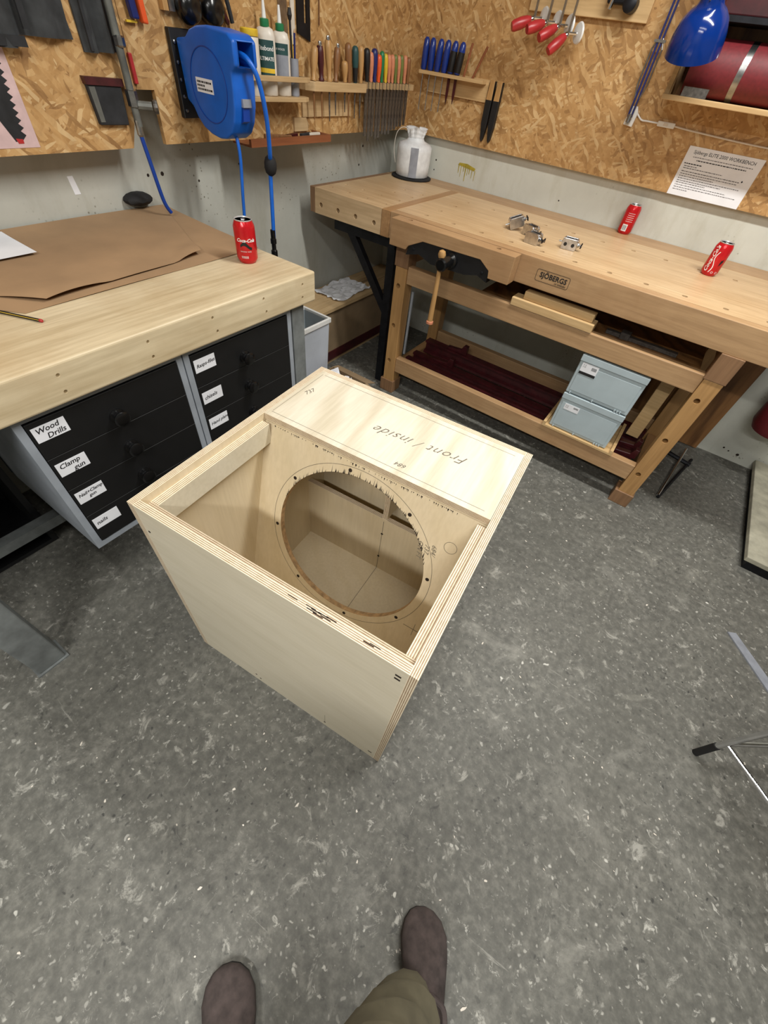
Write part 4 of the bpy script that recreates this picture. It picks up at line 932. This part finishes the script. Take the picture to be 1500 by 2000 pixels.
sq = thing('steel_rule', 'pale narrow rule hanging beside the dark steel square', 'steel rule', (0, 0, 0)); MB().box((.032, -.945, 1.36), (.036, -.925, 1.8)).build('blade', 'glue', sq)
tag(MB().tube([(.035, -.78, 1.42), (.035, -.78, 1.8)], .0025, 6).build('steel_needle', 'brown_wood'), 'thin dark rod hanging above the first file', 'rod')
# small reddish shelf with scraps
sh = thing('small_shelf', 'small reddish wooden shelf below the glue rack', 'shelf', (0, 0, 0))
MB().box((.03, -1.30, 1.08), (.135, -.822, 1.086)).build('shelf_board', 'redwood_y', sh); MB().box((.123, -1.30, 1.086), (.135, -.822, 1.104)).build('front_lip', 'redwood_y', sh); MB().box((.03, -.836, 1.086), (.123, -.822, 1.104)).build('end_lip', 'redwood_y', sh)
MB().prism([(-.955, 1.104), (-.87, 1.104), (-.865, 1.125), (-.88, 1.148), (-.955, 1.148)], .03, .04, 'x').build('back_plate', 'pine_y', sh)
for i, (y, a, l, m, lab) in enumerate(((-1.02, .3, .10, 'maroon', 'dark red offcut lying on the small reddish shelf'), (-1.10, -.4, .12, 'brown_wood', 'brown stick lying on the small reddish shelf near the reel'), (-.93, .2, .08, 'felt2', 'black scrap lying on the small reddish shelf'), (-.875, 0, .07, 'glue', 'short white stick at the right end of the small reddish shelf'))):
    o = MB().box((-.008, -l/2, 0), (.008, l/2, .018)).build('wood_scrap', m, None, bevel=.002, seg=1, loc=(.08, y, 1.087)); o.rotation_euler = (0, 0, a); tag(o, lab, 'scrap', 'scraps on the small shelf')
# file racks
fr = thing('file_rack', 'pale wooden rack with a solid front rail for carving tools on the left wall', 'rack', (0, 0, 0))
MB().box((.03, -.90, 1.15), (.040, -.56, 1.265)).build('back_board', 'pine_y', fr)
o = MB().prism([(.04, -.918), (.07, -.912), (.10, -.885), (.10, -.52), (.04, -.52)], 1.236, 1.266, 'z').build('rail', 'pine_y', fr, bevel=.002)
fr2 = thing('file_rack', 'slotted pale wooden rack full of files beside the room corner', 'rack', (0, 0, 0))
MB().box((.03, -.515, 1.20), (.040, -.11, 1.262)).build('back_board', 'pine_y', fr2)
o = MB().box((.04, -.516, 1.25), (.10, -.105, 1.272)).build('rail', 'pine_y', fr2)
TOOLS = [(-.878, -.867, 1.365, 'tan_wood', 'tan wooden handled file, leftmost in the tool racks', 1.149, 'file'), (-.827, -.837, 1.371, 'darkred_wood', 'oxblood handled gouge with bright end, second in the tool racks', 1.15, 'gouge'), (-.775, -.787, 1.389, 'tan_wood', 'tall pale wood handled tool with bright end, third in the tool racks', 1.14, 'file'), (-.733, -.723, 1.371, 'brown_wood', 'dark handled tool with bright end, fourth in the tool racks', 1.16, 'gouge'), (-.667, -.674, 1.332, 'tan_wood', 'short pale handled tool left of the flat brown handle', 1.17, 'file'), (-.638, -.652, 1.386, 'brown_wood', 'flat brown wooden handled file in the tool racks', 1.13, 'file'), (-.592, -.602, 1.38, 'teal', 'teal and black handled file in the tool racks', 1.147, 'file'), (-.551, -.56, 1.382, 'tan_wood', 'orange wood handled file at the right end of the solid rail', 1.147, 'file'),
 (-.502, -.515, 1.378, 'black', 'thick black handled file, leftmost in the slotted rack', 1.081, 'file'), (-.471, -.485, 1.368, 'pink_wood', 'pinkish handled file between two black handled files', 1.061, 'file'), (-.443, -.456, 1.38, 'navy', 'thick navy black handled file in the slotted rack', 1.078, 'file'), (-.41, -.418, 1.363, 'orange', 'orange red handled file right of the navy handle', 1.067, 'file'), (-.384, -.394, 1.375, 'green', 'bright green handled file in the slotted rack', 1.071, 'file'), (-.35, -.365, 1.368, 'yellow', 'yellow green handled file beside the bright green one', 1.085, 'file'),
 (-.322, -.335, 1.367, 'pink_wood', 'first salmon handled file right of the yellow one', 1.082, 'file'), (-.291, -.306, 1.368, 'pink_wood', 'second salmon handled file right of the yellow one', 1.083, 'file'), (-.264, -.28, 1.369, 'olive', 'first olive handled file among the salmon ones', 1.098, 'file'), (-.236, -.252, 1.368, 'pink_wood', 'salmon handled file between the two olive handles', 1.10, 'file'), (-.21, -.226, 1.37, 'olive', 'second olive handled file among the salmon ones', 1.11, 'file'), (-.181, -.192, 1.371, 'pink_wood', 'salmon handled file second from the room corner', 1.11, 'file'), (-.149, -.158, 1.366, 'brown_wood', 'brown handled file nearest the room corner', 1.115, 'file')]
slots = MB(); slots1 = MB()
for i, (yb, yt, zt, m, lab, tip, nm) in enumerate(TOOLS):
    g = thing(nm, lab, nm, (.086, yb, 1.273 if i > 7 else 1.267), 0, group='files and gouges in the wall racks'); z0 = g.location.z; hh = zt-z0; dy = yt-yb
    R = .0155 if i in (8, 10, 6, 5) else (.0125 if i > 11 else .0145)
    prf = [(0, .55), (.06, .62), (.15, .58), (.35, .8), (.6, 1.0), (.85, 1.0), (.96, .8), (1.0, .35)] if i > 3 else [(0, .8), (.06, .85), (.1, .6), (.3, .7), (.55, 1.0), (.8, 1.0), (.95, .85), (1.0, .4)]
    MB().tube([(0, dy*q, hh*q) for q, r in prf], [R*r for q, r in prf], 12).build('handle', m, g, smooth=True, angle=60)
    if i in (1, 2, 3): MB().lathe([(.009, -.004), (.0095, 0), (.008, .008), (.003, .012)], Matrix.Translation((.002, dy, hh)), 12).build('end_cap', 'chrome', g, smooth=True)
    if i == 6: MB().tube([(0, dy*q, hh*q) for q in (.02, .1, .45)], [.0095, .011, .0135], 12).build('grip_sleeve', 'black', g, smooth=True)
    L_ = z0-tip; wd = .0105 if i > 7 else .004
    if i > 7: MB().prism([(-wd, .002), (wd, .002), (wd*1.02, -L_*.75), (wd*.7, -L_), (-wd*.7, -L_), (-wd*1.02, -L_*.75)], -.0025, .0025, 'x').build('file_blade', 'filesteel', g)
    else: MB().tube([(0, 0, .002), (0, 0, -L_*.6), (0, .002, -L_)], [.0042, .0035, .002], 8).build('shank', 'brown_wood' if i in (0, 1, 5) else 'filesteel', g)
    if i > 7: slots.box((.078, yb-.0115, 1.24), (.105, yb+.0115, 1.28))
    else: slots1.lathe([(.006, 1.2), (.006, 1.3)], Matrix.Translation((.086, yb, 0)), 10)
cut(bpy.data.objects[o.name], slots)
cut([q for q in fr.children if q.name.startswith('rail')][0], slots1)

# ================================================================== right wall
ra = thing('screwdriver_rack', 'small pale wooden shelf rack for screwdrivers on the right wall', 'rack', (0, 0, 0))
MB().box((.15, -.042, 1.255), (.50, -.03, 1.335)).build('back_board', 'pine', ra)
o = MB().box((.115, -.095, 1.318), (.485, -.042, 1.331)).build('shelf_strip', 'pine', ra)
slots = MB()
SD = [(.127, .130, 'navy', 1.182, 'blue handled screwdriver, leftmost in the screwdriver rack'), (.168, .166, 'navy', 1.184, 'blue handled screwdriver, second from the left in its rack'), (.207, .214, 'navy', 1.186, 'blue handled screwdriver with white glints, third from the left'), (.249, .255, 'navy', 1.188, 'blue handled screwdriver, fourth from the left in its rack'), (.286, .296, 'black', 1.221, 'black and blue handled chisel with dark blade in the screwdriver rack'), (.325, .338, 'black', 1.227, 'rightmost black and blue handled chisel with dark blade in its rack')]
M['sdblue'] = plain('royal_blue_handle', (24, 50, 128), .25, 0, .1)
for i, (xb, xt, m, tip, lab) in enumerate(SD):
    g = thing('screwdriver' if i < 4 else 'chisel', lab, 'screwdriver' if i < 4 else 'chisel', (xb, -.072, 1.3315), 0, group='screwdrivers in the wall rack'); hh = .112; dx = xt-xb
    prf = [(0, .7), (.05, .95), (.3, 1.0), (.7, 1.0), (.92, .85), (1, .4)]
    MB().tube([(dx*q, 0, hh*q) for q, r in prf], [.0165*r for q, r in prf], 12).build('handle', 'sdblue', g, smooth=True, angle=50)
    if i > 3: MB().tube([(dx*q, 0, hh*q) for q in (.02, .1, .4, .7)], [.014, .0168, .0172, .0168], 12).build('grip_sleeve', 'black', g, smooth=True)
    L_ = 1.3315-tip
    if i < 4: MB().tube([(0, 0, .002), (-.002, 0, -L_)], .0028, 8).build('shaft', 'steel', g)
    else: MB().prism([(-.007, 0), (.007, 0), (.006, -L_*.7), (0, -L_), (-.006, -L_*.7)], -.003, .003, 'y').build('blade', 'maroon', g)
    slots.lathe([(.0082, 1.3), (.0082, 1.35)], Matrix.Translation((xb, -.072, 0)), 12)
for xb, xt, zt, lab in ((.365, .386, 1.444, 'brown round stick standing in the screwdriver rack'), (.412, .468, 1.44, 'brown round stick leaning right in the screwdriver rack')):
    q = MB().tube([(xb, -.072, 1.319), (xt, -.072, zt)], .0055, 10).build('wooden_stick', 'redwood_y'); tag(q, lab, 'stick', 'sticks in the screwdriver rack'); slots.tube([(xb-(xt-xb)*.4, -.072, 1.27), (xt, -.072, zt)], .0068, 10)
cut(o, slots)
for x, lab in ((.522, 'left one of two wood handled tools in black sheaths on the right wall'), (.563, 'right one of two wood handled tools in black sheaths on the right wall')):
    g = thing('carving_knife', lab, 'knife', (x, -.042, 1.11), 0, group='sheathed knives')
    MB().prism([(-.018, .155), (.013, .155), (.012, .228), (-.013, .228)], -.011, .011, 'y').build('handle', 'tan_wood', g, bevel=.003)
    MB().prism([(-.019, .158), (.015, .158), (.014, .06), (.006, .012), (0, 0), (-.006, .01), (-.018, .07)], -.0115, .0115, 'y').build('sheath', 'black', g, bevel=.002)
    MB().prism([(.0132, .156), (.016, .156), (.0145, .224), (.0122, .224)], -.009, .009, 'y').build('handle_edge', 'black', g)
# red-handled bar clamps on their board
cbd = thing('clamp_board', 'wooden board holding bar clamps at the top of the right wall', 'board', (0, 0, 0))
MB().box((.62, -.05, 1.562), (1.132, -.03, 1.95)).build('board', 'pine', cbd, bevel=.002); MB().box((.62, -.052, 1.80), (1.132, -.10, 1.83)).build('hanger_rail', 'pine', cbd)
CL = [(.687, -.11, 1.54, 'leftmost of the four red handled bar clamps', (-.075, -.06, -.035)), (.752, -.115, 1.533, 'second from left of the four red handled bar clamps', (-.06, -.07, -.03)), (.812, -.12, 1.528, 'third from left of the four red handled bar clamps', (-.055, -.07, -.045)), (.862, -.125, 1.51, 'rightmost and lowest of the four red handled bar clamps', (-.05, -.06, -.062))]
for x, y, z, lab, hd in CL:
    g = thing('bar_clamp', lab, 'clamp', (x, y, z), 0, group='red handled bar clamps')
    MB().box((-.012, -.004, -.01), (-.004, .004, .33)).build('bar', 'steel', g)
    MB().tube([(-.01, -.005, 0), (.03, .03, .002)], .006, 8).build('screw', 'chrome', g)
    MB().lathe([(.009, 0), (.011, .006), (.009, .014)], axis_frame((-.008, -.006, -.002), hd), 12).build('collar', 'chrome', g, smooth=True)
    a = Vector((-.008, -.006, -.002)); d = Vector(hd); b0 = a+d*.12
    MB().tube([b0, b0+d*.15, b0+d*.42, b0+d*.7, b0+d*.8], [.011, .0165, .0195, .0185, .015], 16).build('handle', 'red', g, smooth=True, angle=50)
    MB().lathe([(.008, 0), (.030, .004), (.033, .010), (.028, .014)], axis_frame((.02, .02, .004), (.6, .8, .05)), 24).build('pad', 'white', g, smooth=True)
tg = thing('small_vise', 'dark steel tool hanging on the wooden clamp board', 'tool', (0, 0, 0))
MB().lathe([(.02, 0), (.026, .004), (.026, .05), (.018, .055)], axis_frame((1.055, -.052, 1.605), (0, -1, 0)), 18).build('knob', 'blacksteel', tg, smooth=True); MB().box((.96, -.09, 1.60), (1.03, -.052, 1.66)).build('body', 'blacksteel', tg, bevel=.006); MB().tube([(.98, -.095, 1.585), (.99, -.095, 1.65)], .008, 8).build('pin', 'chrome', tg)
# desk lamp on a wall bracket
la = thing('wall_lamp', 'glossy blue enamel task lamp on a jointed arm on the right wall', 'lamp', (0, 0, 0))
br_ = MB().prism([(1.196, 1.274), (1.236, 1.27), (1.24, 1.315), (1.228, 1.336), (1.204, 1.334)], -.045, -.03, 'y').build('wall_bracket', 'white', la, bevel=.002)
MB().lathe([(.008, 0), (.008, .002), (.003, .002)], axis_frame((1.215, -.045, 1.292), (0, -1, 0)), 12).build('bracket_hole', 'black', br_)
for dx in (-.007, .007): MB().box((1.217+dx-.0035, -.075, 1.30), (1.217+dx+.0035, -.067, 1.84)).build('arm_bar', 'navy', la)
MB().tube([(1.217, -.071, 1.285), (1.217, -.071, 1.31)], .010, 10).build('arm_pivot', 'steel', la); MB().tube([(1.217, -.071, 1.285), (1.217, -.04, 1.285)], .006, 8).build('pivot_pin', 'steel', la)
for dx in (-.02, .02):
    b = MB(); b.tube([(1.217+dx*.5, -.072, 1.36), (1.217+dx, -.074, 1.40), (1.217+dx, -.074, 1.50), (1.217+dx*.4, -.072, 1.53)], .0035, 8); b.build('spring', 'steel', la)
MB().box((1.195, -.078, 1.518), (1.239, -.064, 1.526)).build('spring_bracket', 'steel', la)
for dz in (0, .02): MB().tube([(1.217, -.071, 1.83-dz), (1.40, -.36, 1.73-dz)], .0045, 8).build('arm_bar', 'navy', la)
MB().tube([(1.40, -.36, 1.73), (1.40, -.37, 1.66)], .012, 10).build('neck', 'steel', la)
Mx = axis_frame((1.386, -.385, 1.638), (.03, .42, -1))
MB().lathe([(.012, -.02), (.034, -.02), (.036, .0), (.036, .03), (.042, .045), (.055, .055), (.072, .075), (.083, .105), (.088, .135), (.089, .158), (.086, .158), (.083, .135), (.08, .105), (.05, .062), (.03, .04), (.01, .03)], Mx, 40).build('lamp_shade', 'lampblue', la, smooth=True, angle=50)
b = MB()
for j in range(8):
    a = 2*PI*j/8; b.box((.0355*math.cos(a)-.002, .0355*math.sin(a)-.002, -.012), (.0355*math.cos(a)+.002, .0355*math.sin(a)+.002, .022), 0, Mx)
b.build('vent_slot', 'steel', la)
MB().lathe([(.012, .03), (.028, .07), (.03, .10), (.02, .125), (.004, .132)], Mx, 20).build('bulb', 'white', la, smooth=True)
cbx = thing('inline_switch', 'white cable with inline switch below the red rolls on the right wall', 'switch', (0, 0, 0))
MB().box((1.336, -.045, 1.288), (1.408, -.03, 1.306)).build('switch_box', 'white', cbx, bevel=.003); MB().box((1.362, -.048, 1.293), (1.38, -.044, 1.302)).build('rocker', 'glue', cbx)
MB().tube(smooth_path([(1.232, -.034, 1.318), (1.262, -.034, 1.298), (1.29, -.034, 1.297), (1.338, -.036, 1.297)]), .003, 8).build('cable', 'white', cbx); MB().tube(smooth_path([(1.406, -.036, 1.297), (1.5, -.034, 1.292), (1.78, -.034, 1.285), (2.2, -.034, 1.29)]), .003, 8).build('cable', 'glue', cbx)
# shelf with dark red rolls
rs_ = thing('roll_shelf', 'wooden wall shelf box holding dark red rolls at the right edge', 'shelf', (0, 0, 0))
MB().box((1.335, -.225, 1.372), (2.5, -.03, 1.388)).build('shelf_board', 'pine', rs_, bevel=.002); MB().box((1.335, -.20, 1.388), (1.352, -.03, 1.75)).build('side_board', 'pine', rs_); MB().box((1.352, -.036, 1.388), (2.5, -.03, 1.75)).build('back_board', 'dark_ply', rs_); MB().box((1.352, -.20, 1.58), (2.5, -.036, 1.595)).build('middle_board', 'blacksteel', rs_)
tb = MB().box((1.40, -.222, 1.3885), (1.49, -.206, 1.415)); tag(tb.build('metal_plate', 'filesteel'), 'dull grey metal plate at the front of the roll shelf', 'plate')
for i, (x0, x1, lab) in enumerate(((1.385, 1.80, 'dark red abrasive roll with a steel strap behind the blue lamp'),)):
    g = thing('abrasive_roll', lab, 'roll', (x0, -.118, 1.468), 0)
    MB().lathe([(.03, 0), (.078, .0), (.0785, .003), (.0785, x1-x0-.003), (.078, x1-x0), (.03, x1-x0)], axis_frame((0, 0, 0), (1, 0, 0)), 40).build('roll', 'rollred', g, smooth=True, angle=40)
    for q in (.165, .40): MB().lathe([(.0788, q), (.0796, q), (.0796, q+.022), (.0788, q+.022)], axis_frame((0, 0, 0), (1, 0, 0)), 40, cap=False).build('strap', 'steel', g, smooth=True, angle=40)
tag(MB().box((1.40, -.19, 1.5955), (1.9, -.05, 1.70)).build('storage_case', 'maroon', None, bevel=.004), 'dark brown case on the shelf board above the red rolls', 'case')
# instruction sheet
sg = thing('instruction_sheet', 'white printed workbench instruction sheet pinned to the right strand board', 'notice', (0, 0, 0))
o = MB().prism([(1.503, 1.083), (1.803, 1.083), (1.803, 1.25), (1.503, 1.25)], -.0316, -.0306, 'y').build('sheet', 'paper', sg)
text('heading', 'Sjöbergs ELITE 2000 WORKBENCH', .0165, 'ink', o, RW(1.653, -.0319, 1.228), align='CENTER', bold=.0001)
rnd = random.Random(3); b = MB(); b2 = MB()
def dashes(mb, x0, x1, z, h):
    x = x0
    while x < x1:
        l = rnd.uniform(.003, .012); mb.prism([(x, z), (min(x+l, x1), z), (min(x+l, x1), z+h), (x, z+h)], -.0319, -.0317, 'y'); x += l+.0022
dashes(b, 1.535, 1.775, 1.216, .0024); dashes(b2, 1.555, 1.755, 1.206, .0032); dashes(b2, 1.513, 1.585, 1.192, .0034)
for z, x1 in ((1.184, 1.57), (1.177, 1.68), (1.166, 1.755), (1.158, 1.75), (1.150, 1.66), (1.142, 1.77), (1.134, 1.70), (1.127, 1.64), (1.119, 1.73), (1.111, 1.775), (1.103, 1.58)):
    dashes(b, 1.517, x1, z, .0026 if z != 1.166 else .003)
b.build('small_print', 'grey_ink', o); b2.build('bold_print', 'ink', o)
MB().lathe([(.003, 0), (.003, .001), (.001, .002)], axis_frame((1.764, -.0317, 1.172), (0, -1, 0)), 10).build('pin', 'blacksteel', o)

# ================================================================== the photographer's legs
pn = thing('person', 'person standing at the bottom edge in brown suede shoes and olive trousers', 'person', (1.95, -2.98, 0))
def shoe(toe, ang, name):
    # local: +y forward from heel (0) to toe (.285)
    st = [(0, .030, .075, 0), (.03, .036, .082, 0), (.08, .037, .085, 0), (.12, .038, .08, 0), (.16, .043, .07, .002), (.20, .049, .058, .003), (.235, .050, .048, .002), (.262, .041, .040, 0), (.279, .026, .031, -.002), (.286, .010, .022, -.003)]
    n = 16; vs = []; fs = []
    for y, hw, hh, ox in st:
        for j in range(n):
            a = 2*PI*j/n; c, s = math.cos(a), math.sin(a); zz = .018+max(0, s)*(hh-.018) if s > 0 else .018+s*.006
            vs.append((ox+hw*1.12*(abs(c)**.8)*(1 if c > 0 else -1), y, zz))
    for i in range(len(st)-1):
        for j in range(n): fs.append((i*n+j, i*n+(j+1) % n, (i+1)*n+(j+1) % n, (i+1)*n+j))
    fs += [tuple(range(n))[::-1], tuple(range(len(vs)-n, len(vs)))]
    d = Vector((-math.sin(ang), math.cos(ang), 0)); heel = Vector((*toe, 0))-d*.286-Vector((1.95, -2.98, 0))
    Mx = Matrix.Translation(heel) @ Matrix.Rotation(ang, 4, 'Z')
    s = MB().add(vs, fs, 0, Mx).build('shoe', 'suede', pn, smooth=True, angle=70)
    out = [(ox+hw*1.06, y) for y, hw, hh, ox in st] + [(ox-hw*1.06, y) for y, hw, hh, ox in st[::-1]]
    MB().prism(out, 0, .020, 'z', Mx=Mx).build('sole', 'sole', s)
    MB().tube(smooth_path([Mx @ Vector((.036, .10, .07)), Mx @ Vector((.03, .135, .084)), Mx @ Vector((0, .15, .089)), Mx @ Vector((-.03, .135, .084)), Mx @ Vector((-.036, .10, .07))]), .006, 8).build('shoe_collar', 'suede', s, smooth=True)
    return Mx @ Vector((0, .055, .06))
A1 = shoe((2.002, -2.682), math.radians(32), 'r'); A2 = shoe((1.684, -3.016), math.radians(50), 'l')
hips = Vector((0, 0, .93))
def legpts(a, hip, knee): return [a, knee, hip]
me = bpy.data.meshes.new('trousers')
k1 = Vector((A1.x*.55+.0, A1.y*.4-.08, .50)); k2 = Vector((A2.x*.7, A2.y*.7-.02, .50))
A1 = Vector((.096, .158, .10)); k1 = Vector((.0, .06, .50))
V = [(0, -.10, .98), (.05, -.06, .88), tuple(k1), (.065, .125, .24), (A1.x, A1.y, .115), (-.12, -.16, .88), tuple(k2), (A2.x, A2.y, .22), (A2.x, A2.y, .085), (0, -.10, 1.05)]
me.from_pydata(V, [(9, 0), (0, 1), (1, 2), (2, 3), (3, 4), (0, 5), (5, 6), (6, 7), (7, 8)], [])
tr = bpy.data.objects.new('trousers', me); COL.objects.link(tr); tr.parent = pn
sk = tr.modifiers.new('skin', 'SKIN'); ss = tr.modifiers.new('sub', 'SUBSURF'); ss.levels = 2; ss.render_levels = 2
for v, r in zip(me.skin_vertices[0].data, ((.13, .17)[0], .095, .078, .07, .064, .095, .078, .07, .064, .13)): v.radius = (r, r)
me.skin_vertices[0].data[0].use_root = True
dg = bpy.context.evaluated_depsgraph_get(); dg.update(); nm = bpy.data.meshes.new_from_object(tr.evaluated_get(dg)); tr.modifiers.clear(); tr.data = nm; nm.materials.clear(); nm.materials.append(M['khaki']); nm.shade_smooth()
for v in nm.vertices:
    if v.co.z < .5: v.co += v.normal*.006*math.sin(v.co.z*70+v.co.x*40)
# pale wood chips scattered over the floor
b = MB(); rnd = random.Random(11)
for i in range(260):
    x, y = rnd.uniform(.85, 3.0), rnd.uniform(-3.3, -.9)
    if .98 < x < 1.78 and -2.6 < y < -1.78: continue
    r = rnd.choice((.001, .0015, .002, .003)); a = rnd.uniform(0, PI); l = r*rnd.uniform(1, 2.5); c, s = math.cos(a), math.sin(a)
    n_ = rnd.choice((5, 6, 7)); pts = []
    for q in range(n_):
        an = 2*PI*q/n_; rr_ = rnd.uniform(.6, 1.3); px, py = l*math.cos(an)*rr_, r*math.sin(an)*rr_; pts.append((x+c*px-s*py, y+s*px+c*py, .0012+.0006*math.sin(an)))
    b.add(pts, [tuple(range(n_))])
o = b.build('wood_chips', 'glue'); o['kind'] = 'stuff'; tag(o, 'pale wood chips and dust scattered over the concrete floor', 'wood chips')
